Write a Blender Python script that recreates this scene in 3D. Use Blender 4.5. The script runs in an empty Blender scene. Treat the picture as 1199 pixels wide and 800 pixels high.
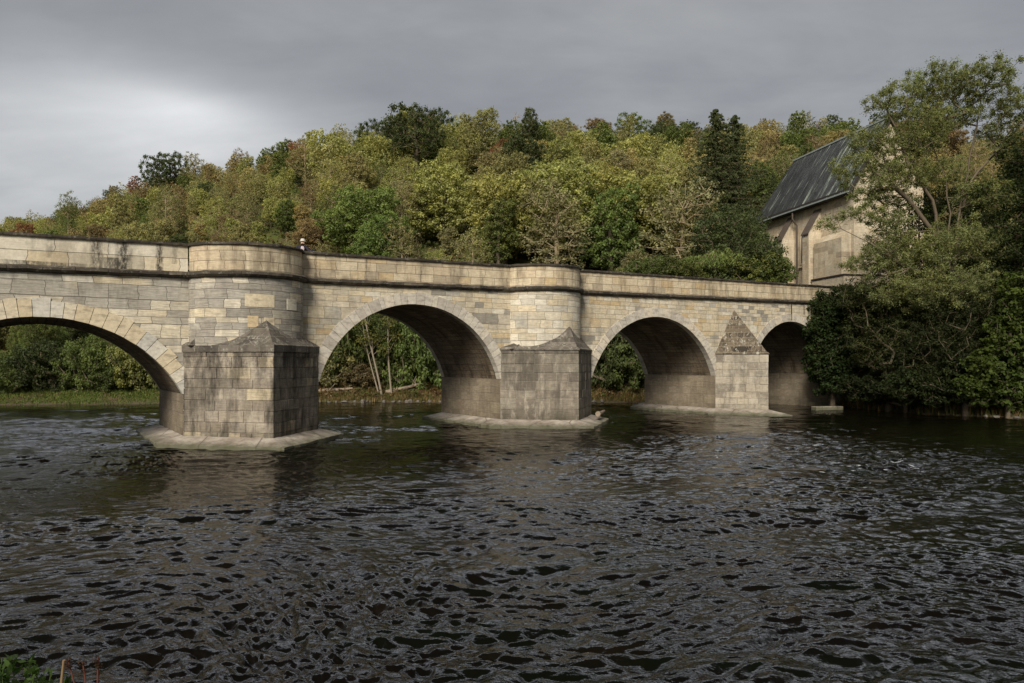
import bpy, math, random
import numpy as np
from mathutils import Vector, Matrix
R = math.radians
rng = np.random.default_rng(7)
random.seed(7)
scene = bpy.context.scene
col = scene.collection
F = 850.0; CX = 599.5; HY = 424.0; CAMZ = 3.2      # photo pixels: focal length, centre, horizon

def at(px, py, Y):
    return Vector(((px - CX) / F * Y, Y, CAMZ + (HY - py) / F * Y))

# ------------------------------------------------------------------ helpers
def link(o, parent=None):
    col.objects.link(o)
    if parent is not None:
        o.parent = parent
    return o

def tag(o, label=None, cat=None, group=None, kind=None):
    if label: o['label'] = label
    if cat: o['category'] = cat
    if group: o['group'] = group
    if kind: o['kind'] = kind
    return o

def empty(name, loc=(0, 0, 0), rz=0.0):
    o = bpy.data.objects.new(name, None)
    o.empty_display_size = 0.3
    o.location = loc
    o.rotation_euler = (0, 0, rz)
    return link(o)

def np_mesh(name, V, Fc, mat=None, uv=None, fattr=None, fcol=None, smooth=False):
    """V (N,3); Fc (M,k) equal-size faces; uv (M*k,2); fattr dict name->(M,) floats"""
    me = bpy.data.meshes.new(name)
    V = np.asarray(V, dtype=np.float32); Fc = np.asarray(Fc, dtype=np.int32)
    n, k = Fc.shape
    me.vertices.add(len(V)); me.vertices.foreach_set('co', V.ravel())
    me.loops.add(n * k); me.loops.foreach_set('vertex_index', Fc.ravel())
    me.polygons.add(n)
    me.polygons.foreach_set('loop_start', np.arange(0, n * k, k, dtype=np.int32))
    try: me.polygons.foreach_set('loop_total', np.full(n, k, dtype=np.int32))
    except Exception: pass
    me.update(calc_edges=True)
    if smooth:
        me.polygons.foreach_set('use_smooth', np.ones(n, dtype=bool))
    if uv is not None:
        l = me.uv_layers.new(name='UVMap')
        l.data.foreach_set('uv', np.asarray(uv, dtype=np.float32).ravel())
    if fattr:
        for a, vals in fattr.items():
            at_ = me.attributes.new(a, 'FLOAT', 'FACE')
            at_.data.foreach_set('value', np.asarray(vals, dtype=np.float32))
    if fcol is not None:
        at_ = me.attributes.new('leafcol', 'FLOAT_COLOR', 'FACE')
        c4 = np.ones((n, 4), dtype=np.float32); c4[:, :3] = fcol
        at_.data.foreach_set('color', c4.ravel())
    if mat: me.materials.append(mat)
    return me

class MB:
    """hard-surface collector: polygons with uv and a tone value"""
    def __init__(self): self.v = []; self.f = []; self.uv = []; self.t = []
    def poly(self, pts, uvs=None, tone=0.5):
        b = len(self.v)
        self.v += [tuple(p) for p in pts]
        self.f.append(tuple(range(b, b + len(pts))))
        if uvs is None:
            p0 = Vector(pts[0]); n = (Vector(pts[1]) - p0).cross(Vector(pts[2]) - p0)
            if n.length < 1e-12 and len(pts) > 3: n = (Vector(pts[2]) - p0).cross(Vector(pts[3]) - p0)
            if abs(n.z) > 0.75 * max(n.length, 1e-9): uvs = [(p[0], p[1]) for p in pts]
            else:
                h = Vector((-n.y, n.x, 0)); h.normalize()
                uvs = [(p[0] * h.x + p[1] * h.y, p[2]) for p in pts]
        self.uv += list(uvs)
        self.t.append(tone)
    def box(self, x0, x1, y0, y1, z0, z1, tone=0.5, M=None):
        P = [Vector((x, y, z)) for x in (x0, x1) for y in (y0, y1) for z in (z0, z1)]
        if M is not None: P = [M @ p for p in P]
        for q in ((0, 1, 3, 2), (4, 6, 7, 5), (0, 4, 5, 1), (2, 3, 7, 6), (0, 2, 6, 4), (1, 5, 7, 3)):
            self.poly([P[i] for i in q], tone=tone)
    def tube(self, pts, rad, n=8, tone=0.5):
        pts = [Vector(p) for p in pts]
        rad = rad if isinstance(rad, (list, tuple)) else [rad] * len(pts)
        rings = []
        for i, p in enumerate(pts):
            d = (pts[min(i + 1, len(pts) - 1)] - pts[max(i - 1, 0)]).normalized()
            a = d.cross(Vector((0, 0, 1)));
            if a.length < 1e-3: a = d.cross(Vector((1, 0, 0)))
            a.normalize(); b = d.cross(a)
            rings.append([p + (a * math.cos(6.2832 * k / n) + b * math.sin(6.2832 * k / n)) * rad[i] for k in range(n)])
        for i in range(len(rings) - 1):
            for k in range(n):
                self.poly([rings[i][k], rings[i][(k + 1) % n], rings[i + 1][(k + 1) % n], rings[i + 1][k]], tone=tone)
        self.poly(rings[0][::-1], tone=tone); self.poly(rings[-1], tone=tone)
    def build(self, name, mat, parent=None, smooth=False, merge=False, bevel=0.0):
        me = bpy.data.meshes.new(name)
        me.from_pydata(self.v, [], self.f)
        l = me.uv_layers.new(name='UVMap')
        l.data.foreach_set('uv', np.array(self.uv, dtype=np.float32).ravel())
        a = me.attributes.new('tone', 'FLOAT', 'FACE')
        a.data.foreach_set('value', np.array(self.t, dtype=np.float32))
        me.materials.append(mat)
        if merge or smooth or bevel:
            import bmesh
            bm = bmesh.new(); bm.from_mesh(me)
            bmesh.ops.remove_doubles(bm, verts=bm.verts, dist=0.0008)
            bmesh.ops.recalc_face_normals(bm, faces=bm.faces)
            bm.to_mesh(me); bm.free()
        if smooth:
            me.polygons.foreach_set('use_smooth', np.ones(len(me.polygons), dtype=bool))
            if hasattr(me, 'set_sharp_from_angle'): me.set_sharp_from_angle(angle=R(40))
        o = bpy.data.objects.new(name, me)
        link(o, parent)
        if bevel:
            md = o.modifiers.new('bevel', 'BEVEL'); md.width = bevel; md.segments = 2; md.limit_method = 'ANGLE'
        return o

# ---- 2D value noise in numpy
_perm = rng.random((256, 256))
def vnoise(x, y):
    xi = np.floor(x).astype(int); yi = np.floor(y).astype(int)
    fx = x - xi; fy = y - yi
    fx = fx * fx * fx * (fx * (fx * 6 - 15) + 10); fy = fy * fy * fy * (fy * (fy * 6 - 15) + 10)
    a = _perm[xi % 256, yi % 256]; b = _perm[(xi + 1) % 256, yi % 256]
    c = _perm[xi % 256, (yi + 1) % 256]; d = _perm[(xi + 1) % 256, (yi + 1) % 256]
    return (a * (1 - fx) + b * fx) * (1 - fy) + (c * (1 - fx) + d * fx) * fy - 0.5
def sstep(x, a, b):
    t = np.clip((x - a) / (b - a), 0, 1); return t * t * (3 - 2 * t)

# ------------------------------------------------------------------ node helper
class NT:
    def __init__(self, name):
        self.m = bpy.data.materials.new(name); self.m.use_nodes = True
        self.t = self.m.node_tree; self.t.nodes.clear()
        self.out = self.n('ShaderNodeOutputMaterial')
    def n(self, typ, **kw):
        nd = self.t.nodes.new(typ)
        for k, v in kw.items(): setattr(nd, k, v)
        return nd
    def l(self, a, b): self.t.links.new(a, b)
    def setin(self, sock, v):
        if hasattr(v, 'is_linked') or hasattr(v, 'links'): self.l(v, sock)
        elif v is not None: sock.default_value = v
    def math(self, op, a, b=None, c=None, clamp=False):
        nd = self.n('ShaderNodeMath', operation=op, use_clamp=clamp)
        self.setin(nd.inputs[0], a)
        if b is not None: self.setin(nd.inputs[1], b)
        if c is not None: self.setin(nd.inputs[2], c)
        return nd.outputs[0]
    def mix(self, fac, a, b, typ='MIX'):
        nd = self.n('ShaderNodeMix', data_type='RGBA', blend_type=typ)
        self.setin(nd.inputs[0], fac)
        for i, v in ((6, a), (7, b)):
            if isinstance(v, tuple): v = (*v[:3], 1.0)
            self.setin(nd.inputs[i], v)
        return nd.outputs[2]
    def ramp(self, fac, stops, interp='LINEAR'):
        nd = self.n('ShaderNodeValToRGB'); nd.color_ramp.interpolation = interp
        e = nd.color_ramp.elements
        while len(e) > 1: e.remove(e[-1])
        e[0].position = stops[0][0]
        def c4(c): return (c, c, c, 1) if isinstance(c, (int, float)) else (*c[:3], 1)
        e[0].color = c4(stops[0][1])
        for p, c in stops[1:]:
            x = e.new(p); x.color = c4(c)
        self.setin(nd.inputs[0], fac)
        return nd.outputs[0]
    def noise(self, vec, scale, detail=3.0, rough=0.55, dist=0.0, dim='3D'):
        nd = self.n('ShaderNodeTexNoise', noise_dimensions=dim)
        if vec is not None: self.l(vec, nd.inputs['Vector'])
        nd.inputs['Scale'].default_value = scale; nd.inputs['Detail'].default_value = detail
        nd.inputs['Roughness'].default_value = rough; nd.inputs['Distortion'].default_value = dist
        return nd.outputs[0]
    def mapping(self, vec, scale=(1, 1, 1), loc=(0, 0, 0), rot=(0, 0, 0)):
        nd = self.n('ShaderNodeMapping'); self.l(vec, nd.inputs[0])
        nd.inputs[1].default_value = loc; nd.inputs[2].default_value = rot; nd.inputs[3].default_value = scale
        return nd.outputs[0]
    def comb(self, x, y, z=0.0):
        nd = self.n('ShaderNodeCombineXYZ')
        for i, v in enumerate((x, y, z)): self.setin(nd.inputs[i], v)
        return nd.outputs[0]
    def sep(self, v):
        nd = self.n('ShaderNodeSeparateXYZ'); self.l(v, nd.inputs[0]); return nd.outputs
    def bump(self, h, strength=0.5, dist=0.02, normal=None):
        nd = self.n('ShaderNodeBump'); self.l(h, nd.inputs['Height'])
        nd.inputs['Strength'].default_value = strength; nd.inputs['Distance'].default_value = dist
        if normal is not None: self.l(normal, nd.inputs['Normal'])
        return nd.outputs[0]
    def bsdf(self, color, rough=0.8, normal=None, spec=0.3, **kw):
        nd = self.n('ShaderNodeBsdfPrincipled')
        self.setin(nd.inputs['Base Color'], (*color, 1) if isinstance(color, tuple) and len(color) == 3 else color)
        self.setin(nd.inputs['Roughness'], rough)
        nd.inputs['Specular IOR Level'].default_value = spec
        if normal is not None: self.l(normal, nd.inputs['Normal'])
        for k, v in kw.items(): self.setin(nd.inputs[k], v)
        return nd.outputs[0]
    def done(self, sh): self.l(sh, self.out.inputs[0]); return self.m

def simple(name, color, rough=0.8, var=0.25, scale=4.0, bump=0.3, spec=0.3):
    n = NT(name); tc = n.n('ShaderNodeTexCoord').outputs['Object']
    f = n.noise(tc, scale, 5, 0.6)
    c = n.mix(f, tuple(x * (1 - var) for x in color), tuple(min(1, x * (1 + var)) for x in color))
    return n.done(n.bsdf(c, rough, n.bump(f, bump, 0.02), spec))

# ------------------------------------------------------------------ masonry material
def masonry(name, palette, bw=0.75, bh=0.3, mortar=(0.16, 0.14, 0.11), striate=0.35, grime=0.3,
            grime_col=(0.035, 0.03, 0.024), seed=0.0, patch=0.35, tint=None, spots=0.0, warp=0.22,
            stains=(), stain_z=None, msize=0.012, bumpk=0.6, rowvary=0.14, top_grime=None, low_grime=None, lichen=0.0, by_tone=False, bdist=0.03, pale=0.0):
    n = NT(name)
    uvn = n.n('ShaderNodeUVMap').outputs[0]
    s = n.sep(uvn)
    u, v = s[0], s[1]
    # courses of unequal height and slightly wandering joints
    n1 = n.noise(n.comb(0.0, v, seed), 0.9, 2, 0.5)
    v2 = n.math('ADD', v, n.math('MULTIPLY', n.math('SUBTRACT', n1, 0.5), rowvary * 6))
    wob = n.noise(n.mapping(uvn, (1, 1, 1), (seed, 3, 0)), 2.2, 2, 0.5)
    v3 = n.math('ADD', v2, n.math('MULTIPLY', n.math('SUBTRACT', wob, 0.5), 0.035))
    wob2 = n.noise(n.mapping(uvn, (0.8, 2.2, 1), (seed + 7, 1, 0)), 1.3, 2, 0.5)
    u2 = n.math('ADD', u, n.math('MULTIPLY', n.math('SUBTRACT', wob2, 0.5), warp))
    vec = n.comb(n.math('ADD', u2, seed * 3.1), v3)
    bk = n.n('ShaderNodeTexBrick', offset=0.5, offset_frequency=2, squash=0.72, squash_frequency=3)
    n.l(vec, bk.inputs['Vector'])
    bk.inputs['Color1'].default_value = (0, 0, 0, 1); bk.inputs['Color2'].default_value = (1, 1, 1, 1)
    bk.inputs['Mortar'].default_value = (0.5, 0.5, 0.5, 1)
    bk.inputs['Scale'].default_value = 1.0; bk.inputs['Mortar Size'].default_value = msize
    bk.inputs['Mortar Smooth'].default_value = 0.5; bk.inputs['Bias'].default_value = 0.0
    bk.inputs['Brick Width'].default_value = bw; bk.inputs['Row Height'].default_value = bh
    rnd = n.sep(bk.outputs['Color'])[0]
    fac = bk.outputs['Fac']
    if by_tone:
        rnd = n.n('ShaderNodeAttribute', attribute_name='tone').outputs['Fac']; fac = n.math('GREATER_THAN', 0.001, rnd)
    big = n.noise(n.mapping(uvn, (0.22, 0.42, 1), (seed * 1.7, seed, 0)), 1.0, 2, 0.5)
    rr = n.math('ADD', rnd, n.math('MULTIPLY', n.math('SUBTRACT', big, 0.5), patch * 4), clamp=True)
    c = n.ramp(rr, palette, 'LINEAR')
    # bedding lines along the stone
    st = n.noise(n.mapping(n.comb(n.math('ADD', u, n.math('MULTIPLY', rnd, 9.0)), n.math('ADD', v, n.math('MULTIPLY', rnd, 5.0))), (1.2, 16, 1)), 1.6, 4, 0.65)
    sf = n.ramp(st, [(0.33, 1 - striate), (0.55, 1.0), (0.72, 1 + 0.4 * striate)])
    c = n.mix(1.0, c, sf, 'MULTIPLY')
    # fine mottling
    mo = n.noise(n.mapping(uvn, (1, 1, 1), (seed, seed, 0)), 5.5, 6, 0.7)
    c = n.mix(1.0, c, n.ramp(mo, [(0.3, 0.82), (0.6, 1.08), (0.75, 1.16)]), 'MULTIPLY')
    if spots:
        sp = n.noise(n.mapping(uvn, (1, 1, 1), (seed + 4, 0, 0)), 2.6, 5, 0.75)
        c = n.mix(n.math('MULTIPLY', n.ramp(sp, [(0.56, 0), (0.62, 1)]), spots), c, (0.05, 0.045, 0.035))
    # pale / dark joints
    c = n.mix(n.math('MULTIPLY', fac, 0.9), c, mortar)
    if pale:
        pz = n.noise(n.mapping(uvn, (1.2, 0.45, 1), (seed + 33, 2, 0)), 1.9, 6, 0.72)
        c = n.mix(n.math('MULTIPLY', n.ramp(pz, [(0.52, 0), (0.63, 1)]), pale), c, (0.46, 0.41, 0.33))
    # grime: runs of dark weathering, longer than wide
    g = n.noise(n.mapping(uvn, (1.5, 0.3, 1), (seed + 2, seed, 0)), 1.3, 6, 0.68)
    g2 = n.noise(n.mapping(uvn, (0.3, 0.3, 1), (seed + 9, seed, 0)), 1.0, 4, 0.6)
    gm = n.ramp(n.math('ADD', n.math('MULTIPLY', g, 0.6), n.math('MULTIPLY', g2, 0.4)), [(0.48, 0.0), (0.59, 1.0)])
    c = n.mix(n.math('MULTIPLY', gm, grime), c, grime_col)
    if top_grime:      # (z_from, z_to, amount) darker towards the top
        z0, z1, am = top_grime
        t = n.math('DIVIDE', n.math('SUBTRACT', v, z0), z1 - z0, clamp=True)
        gg = n.noise(n.mapping(uvn, (1.5, 0.7, 1), (seed + 5, 0, 0)), 1.4, 6, 0.75)
        t = n.math('MULTIPLY', t, n.ramp(gg, [(0.38, 0.0), (0.56, 1.0)]))
        c = n.mix(n.math('MULTIPLY', t, am), c, grime_col)
    if low_grime:
        z0, z1, am = low_grime
        t = n.math('DIVIDE', n.math('SUBTRACT', z1, v), z1 - z0, clamp=True)
        gg = n.noise(n.mapping(uvn, (0.8, 1.2, 1), (seed + 15, 0, 0)), 1.4, 5, 0.7)
        t = n.math('MULTIPLY', t, n.ramp(gg, [(0.3, 0.3), (0.6, 1.0)]))
        c = n.mix(n.math('MULTIPLY', t, am), c, (0.03, 0.028, 0.016))
    for (us, w, z0, z1, am) in stains:          # black runs where water has dripped for years
        du = n.math('ABSOLUTE', n.math('SUBTRACT', n.math('ADD', u, n.math('MULTIPLY', n.math('SUBTRACT', mo, 0.5), 0.25)), us))
        m1 = n.math('SUBTRACT', 1.0, n.math('DIVIDE', du, w), clamp=True)
        m2 = n.math('MULTIPLY', n.math('GREATER_THAN', v, z0), n.math('LESS_THAN', v, z1))
        br = n.ramp(n.noise(n.mapping(uvn, (3, 1.2, 1)), 2.5, 5, 0.75), [(0.36, 0.15), (0.55, 1.0)])
        mm = n.math('MULTIPLY', n.math('MULTIPLY', n.math('POWER', m1, 0.5), m2), br)
        c = n.mix(n.math('MULTIPLY', mm, am), c, (0.02, 0.018, 0.015))
    if lichen:
        li = n.noise(n.mapping(uvn, (1.6, 1.0, 1), (seed + 21, 2, 0)), 2.4, 6, 0.8)
        c = n.mix(n.math('MULTIPLY', n.ramp(li, [(0.54, 0), (0.62, 1)]), lichen), c, (0.45, 0.43, 0.36))
    if tint: c = n.mix(1.0, c, tint, 'MULTIPLY')
    h = n.math('ADD', n.math('MULTIPLY', n.math('SUBTRACT', 1.0, fac), 0.9), n.math('MULTIPLY', mo, 0.55))
    h = n.math('ADD', h, n.math('MULTIPLY', st, 0.35 * striate + 0.1))
    h = n.math('ADD', h, n.math('MULTIPLY', rnd, 0.5))
    nm = n.bump(h, bumpk, bdist)
    return n.done(n.bsdf(c, 0.88, nm, 0.2))

OCH = (0.54, 0.41, 0.24); CREAM = (0.62, 0.53, 0.375); PALE = (0.66, 0.61, 0.50); GREY = (0.30, 0.272, 0.225)
GREY2 = (0.44, 0.41, 0.345); DKG = (0.17, 0.15, 0.13); TAN = (0.52, 0.42, 0.29); BUFF = (0.58, 0.49, 0.34)
M = {}
M['wall'] = masonry('ashlar_wall', [(0.0, OCH), (0.12, CREAM), (0.3, BUFF), (0.45, PALE), (0.6, CREAM), (0.74, (.5, .45, .36)), (0.85, BUFF), (0.94, GREY2), (1.0, GREY)],
                    0.74, 0.275, mortar=(0.2, 0.18, 0.14), patch=0.10, grime=0.25, seed=3.0, striate=0.3, msize=0.010)
M['wall_old'] = masonry('weathered_wall', [(0.0, PALE), (0.28, CREAM), (0.40, GREY2), (0.52, (.36, .33, .275)), (0.7, (0.38, 0.345, 0.29)), (0.85, GREY2), (1.0, (.34, .31, .26))],
                    0.98, 0.35, mortar=(0.13, 0.12, 0.1), patch=0.28, grime=0.35, seed=1.0, striate=0.38, rowvary=0.14, warp=0.22)
M['bastion'] = masonry('bastion_stone', [(0.0, PALE), (0.22, CREAM), (0.34, GREY2), (0.6, (0.4, 0.37, 0.315)), (0.8, (.34, .31, .26)), (1.0, (0.38, 0.35, 0.295))],
                    0.85, 0.30, mortar=(0.16, 0.14, 0.12), patch=0.12, grime=0.22, seed=5.0, striate=0.4)
M['bastion2'] = masonry('bastion_stone_pale', [(0.0, GREY2), (0.15, CREAM), (0.5, PALE), (0.8, (0.5, 0.46, 0.38)), (0.92, BUFF), (1.0, GREY2)],
                    0.9, 0.33, mortar=(0.2, 0.18, 0.15), patch=0.1, grime=0.15, seed=6.0, striate=0.3)
M['parapet'] = masonry('parapet_stone', [(0.0, OCH), (0.2, BUFF), (0.4, CREAM), (0.6, TAN), (0.8, CREAM), (1.0, (0.42, 0.35, 0.25))],
                    0.95, 0.36, mortar=(0.17, 0.13, 0.09), patch=0.12, grime=0.55, grime_col=(0.09, 0.065, 0.04), seed=8.0, striate=0.25,
                    stains=[(12.3, 0.07, 0, 9, .5), (14.6, .06, 0, 9, .5), (17.3, .05, 0, 9, .6), (25.9, .08, 0, 9, .5), (33.5, .05, 0, 9, .5)], top_grime=(0.75, 1.1, 0.4))
def s_of(px): return (1147.5 / (46 - 0.0245 * px) - 24.95) / 0.553
M['parapet_old'] = masonry('parapet_stone_old', [(0.0, OCH), (0.1, CREAM), (0.5, PALE), (0.8, CREAM), (1.0, (0.5, 0.45, 0.35))],
                    1.7, 0.52, mortar=(0.12, 0.1, 0.08), patch=0.05, grime=0.3, seed=11.0, striate=0.12, rowvary=0.03, warp=0.25,
                    stains=[(s_of(113), .22, -.2, 9, .95), (s_of(134), .5, -.2, .42, .9), (s_of(145), .3, -.2, 9, .95), (s_of(187), .14, -.2, 9, 1.0), (s_of(205), .12, .3, 9, .5),
                            (s_of(58), .12, .3, 9, .45), (s_of(30), .9, -.2, .16, .8), (-1.5, 1.2, -.2, .16, .8), (s_of(75), 1.0, -.2, .14, .7)])
M['cutwater'] = masonry('cutwater_stone', [(0.0, (0.2, 0.165, 0.125)), (0.25, (0.32, 0.275, 0.215)), (0.5, (0.39, 0.34, 0.27)), (0.7, (0.27, 0.235, 0.19)), (0.88, (0.33, 0.285, 0.22)), (0.96, (0.5, 0.42, 0.29)), (1.0, (0.54, 0.46, 0.32))],
                    0.72, 0.36, mortar=(0.36, 0.31, 0.25), patch=0.12, grime=0.8, grime_col=(.03,.026,.022), seed=13.0, striate=0.3, by_tone=True, bdist=.05, pale=.45, top_grime=(0.8, 3.6, 0.8), low_grime=(0.3, 0.9, 0.7), msize=0.016)
M['cutwater2'] = masonry('cutwater_stone_square', [(0.0, (0.17, 0.145, 0.115)), (0.4, (0.24, 0.205, 0.16)), (0.7, (0.27, 0.24, 0.19)), (0.9, (0.3, 0.26, 0.2)), (1.0, (0.19, 0.16, 0.13))],
                    0.62, 0.36, mortar=(0.38, 0.34, 0.27), patch=0.16, grime=0.6, grime_col=(0.06, 0.055, 0.045), seed=15.0, striate=0.3, by_tone=True, bdist=.05, pale=.6, top_grime=(1.6, 3.8, 0.6), low_grime=(0.3, 1.0, 0.7), msize=0.017)
M['cutwater3'] = masonry('cutwater_stone_pale', [(0.0, (0.22, 0.19, 0.15)), (0.4, (0.36, 0.32, 0.255)), (0.8, (0.43, 0.37, 0.28)), (1.0, (0.18, 0.155, 0.125))],
                    0.8, 0.34, mortar=(0.3, 0.27, 0.22), patch=0.1, grime=0.4, seed=17.0, striate=0.3, by_tone=True, bdist=.05, pale=.6, low_grime=(0.2, 0.8, 0.4), lichen=0.5)
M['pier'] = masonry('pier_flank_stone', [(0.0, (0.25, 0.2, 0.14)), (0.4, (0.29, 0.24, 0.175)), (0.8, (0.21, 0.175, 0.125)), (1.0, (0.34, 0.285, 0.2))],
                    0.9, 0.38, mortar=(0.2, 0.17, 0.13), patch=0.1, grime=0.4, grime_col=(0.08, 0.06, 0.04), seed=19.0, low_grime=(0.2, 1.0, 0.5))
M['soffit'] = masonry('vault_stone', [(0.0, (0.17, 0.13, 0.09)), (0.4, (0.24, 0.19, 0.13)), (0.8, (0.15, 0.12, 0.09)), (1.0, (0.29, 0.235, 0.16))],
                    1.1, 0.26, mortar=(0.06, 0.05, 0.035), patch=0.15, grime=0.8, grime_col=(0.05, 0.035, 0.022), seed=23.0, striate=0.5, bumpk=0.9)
M['roofstone'] = masonry('cap_stone_dark', [(0.0, (0.11, 0.095, 0.075)), (0.5, (0.17, 0.15, 0.125)), (1.0, (0.08, 0.07, 0.06))],
                    1.2, 0.3, mortar=(0.3, 0.27, 0.22), patch=0.2, grime=0.5, seed=29.0, lichen=0.45, striate=0.3, msize=0.008)
M['roofstone3'] = masonry('cap_stone_lichen', [(0.0, (0.075, 0.06, 0.042)), (0.5, (0.15, 0.12, 0.085)), (1.0, (0.045, 0.037, 0.028))],
                    0.6, 0.26, mortar=(0.34, 0.29, 0.21), patch=0.2, grime=0.5, seed=31.0, lichen=0.9, striate=0.3, msize=0.010)
M['cornice'] = masonry('cornice_stone', [(0.0, (0.055, 0.046, 0.036)), (0.5, (0.11, 0.092, 0.07)), (0.9, (0.04, 0.034, 0.027)), (1.0, (0.19, 0.16, 0.12))],
                    1.4, 0.5, mortar=(0.02, 0.018, 0.014), patch=0.3, grime=0.75, grime_col=(0.03, 0.026, 0.02), seed=37.0, lichen=0.25, bumpk=1.0)
M['church_wall'] = masonry('church_stone', [(0.0, (0.50, 0.40, 0.265)), (0.3, (0.56, 0.47, 0.335)), (0.6, (0.46, 0.40, 0.30)), (0.85, (0.6, 0.52, 0.385)), (1.0, (0.38, 0.31, 0.22))],
                    1.0, 0.42, mortar=(0.46, 0.38, 0.28), patch=0.12, grime=0.45, grime_col=(0.2, 0.16, 0.11), seed=41.0, striate=0.3, bumpk=0.4)
M['old_wall'] = masonry('garden_wall_stone', [(0.0, (0.3, 0.25, 0.18)), (0.5, (0.42, 0.36, 0.27)), (1.0, (0.24, 0.2, 0.15))], 0.5, 0.22, seed=43.0)

def ring_mat(name, stops):
    n = NT(name)
    a = n.n('ShaderNodeAttribute', attribute_name='tone').outputs['Fac']
    c = n.ramp(a, stops)
    tc = n.n('ShaderNodeTexCoord').outputs['Object']
    f = n.noise(tc, 7, 6, 0.7); f2 = n.noise(n.mapping(tc, (1, 1, 3)), 2.0, 4, 0.6)
    c = n.mix(1.0, c, n.ramp(f, [(0.3, 0.78), (0.65, 1.1)]), 'MULTIPLY')
    c = n.mix(n.math('MULTIPLY', n.ramp(f2, [(0.5, 0), (0.66, 1)]), 0.45), c, (0.12, 0.1, 0.075))
    return n.done(n.bsdf(c, 0.85, n.bump(f, 0.5, 0.02), 0.2))
M['ring_old'] = ring_mat('voussoir_stone_banded', [(0.0, OCH), (0.3, BUFF), (0.55, CREAM), (0.8, PALE), (1.0, (0.5, 0.48, 0.43))])
M['ring'] = ring_mat('voussoir_stone_grey', [(0.0, (0.42, 0.38, 0.32)), (0.3, (0.5, 0.46, 0.39)), (0.7, (0.57, 0.525, 0.44)), (1.0, (0.6, 0.53, 0.42))])

def apron_mat():
    n = NT('apron_concrete'); tc = n.n('ShaderNodeTexCoord').outputs['Object']
    f = n.noise(tc, 1.5, 6, 0.7); f2 = n.noise(tc, 6, 5, 0.7)
    c = n.ramp(f, [(0.3, (0.15, 0.12, 0.09)), (0.5, (0.29, 0.25, 0.21)), (0.65, (0.42, 0.38, 0.32))])
    vo = n.n('ShaderNodeTexVoronoi', feature='DISTANCE_TO_EDGE'); n.l(n.mapping(tc, (.45, .45, 0)), vo.inputs['Vector']); vo.inputs['Scale'].default_value = 1.0
    c = n.mix(n.ramp(vo.outputs['Distance'], [(0.004, .8), (0.015, 0.0)]), c, (0.09, 0.075, 0.055))
    z = n.sep(tc)[2]
    wet = n.math('SUBTRACT', 1.0, n.math('DIVIDE', n.math('SUBTRACT', n.math('ADD', z, n.math('MULTIPLY', f2, 0.16)), 0.16), 0.16), clamp=True)
    c = n.mix(n.math('MULTIPLY', wet, 0.8), c, (0.06, 0.065, 0.03))
    c = n.mix(n.math('MULTIPLY', n.ramp(f2, [(0.55, 0), (0.7, 1)]), 0.35), c, (0.1, 0.09, 0.06))
    return n.done(n.bsdf(c, 0.75, n.bump(f2, 0.5, 0.03), 0.3))
M['apron'] = apron_mat()
M['road'] = simple('road_cobbles', (0.16, 0.15, 0.14))
M['rock'] = simple('river_rock', (0.13, 0.115, 0.095), var=0.5, scale=3)
M['rock_wet'] = simple('wet_rock', (0.035, 0.028, 0.018), 0.35, var=0.5, scale=3)
M['log'] = simple('dead_wood', (0.24, 0.19, 0.14), var=0.45, scale=6)
M['pale_bark'] = simple('pale_bark', (0.22, 0.185, 0.135), var=0.35, scale=5)
M['stem_red'] = simple('dry_red_stem', (0.11, 0.035, 0.022), var=0.3)
M['stem_tan'] = simple('dry_tan_stem', (0.2, 0.135, 0.07), var=0.3)

def bark_mat(name, colr):
    n = NT(name); tc = n.n('ShaderNodeTexCoord').outputs['Object']
    f = n.noise(n.mapping(tc, (4, 4, 0.8)), 2.5, 6, 0.7)
    c = n.mix(f, tuple(x * 0.45 for x in colr), tuple(x * 1.5 for x in colr))
    return n.done(n.bsdf(c, 0.9, n.bump(f, 0.6, 0.03), 0.2))
M['bark'] = bark_mat('bark', (0.12, 0.095, 0.065))
M['bark_tan'] = bark_mat('bark_tan', (0.3, 0.235, 0.15))
M['bark_dark'] = bark_mat('bark_dark', (0.07, 0.05, 0.035))

def leaf_mat(name, source='object', trans=0.38, tone_lo=0.6, tone_hi=1.5, warm=(1.06, 1.0, 0.85)):
    n = NT(name)
    if source == 'object': c = n.n('ShaderNodeObjectInfo').outputs['Color']
    else: c = n.n('ShaderNodeAttribute', attribute_name='leafcol').outputs['Color']
    t = n.n('ShaderNodeAttribute', attribute_name='tone').outputs['Fac']
    k = n.ramp(t, [(0.0, tone_lo), (0.6, 1.0), (1.0, tone_hi)])
    c1 = n.mix(1.0, c, k, 'MULTIPLY')
    tc = n.n('ShaderNodeTexCoord').outputs['Object']
    f = n.noise(tc, 0.45, 3, 0.6)
    c1 = n.mix(n.ramp(f, [(0.42, 0), (0.62, 1)]), c1, n.mix(1.0, c1, (*warm, 1), 'MULTIPLY'))
    d = n.bsdf(c1, 0.6, None, 0.12)
    tr = n.n('ShaderNodeBsdfTranslucent'); n.l(n.mix(1.0, c1, (1.15, 1.25, 0.7, 1), 'MULTIPLY'), tr.inputs[0])
    mx = n.n('ShaderNodeMixShader'); mx.inputs[0].default_value = trans
    n.l(d, mx.inputs[1]); n.l(tr.outputs[0], mx.inputs[2])
    return n.done(mx.outputs[0])
M['leaf'] = leaf_mat('foliage')
M['leaf_attr'] = leaf_mat('foliage_mass', 'attr')

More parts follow.
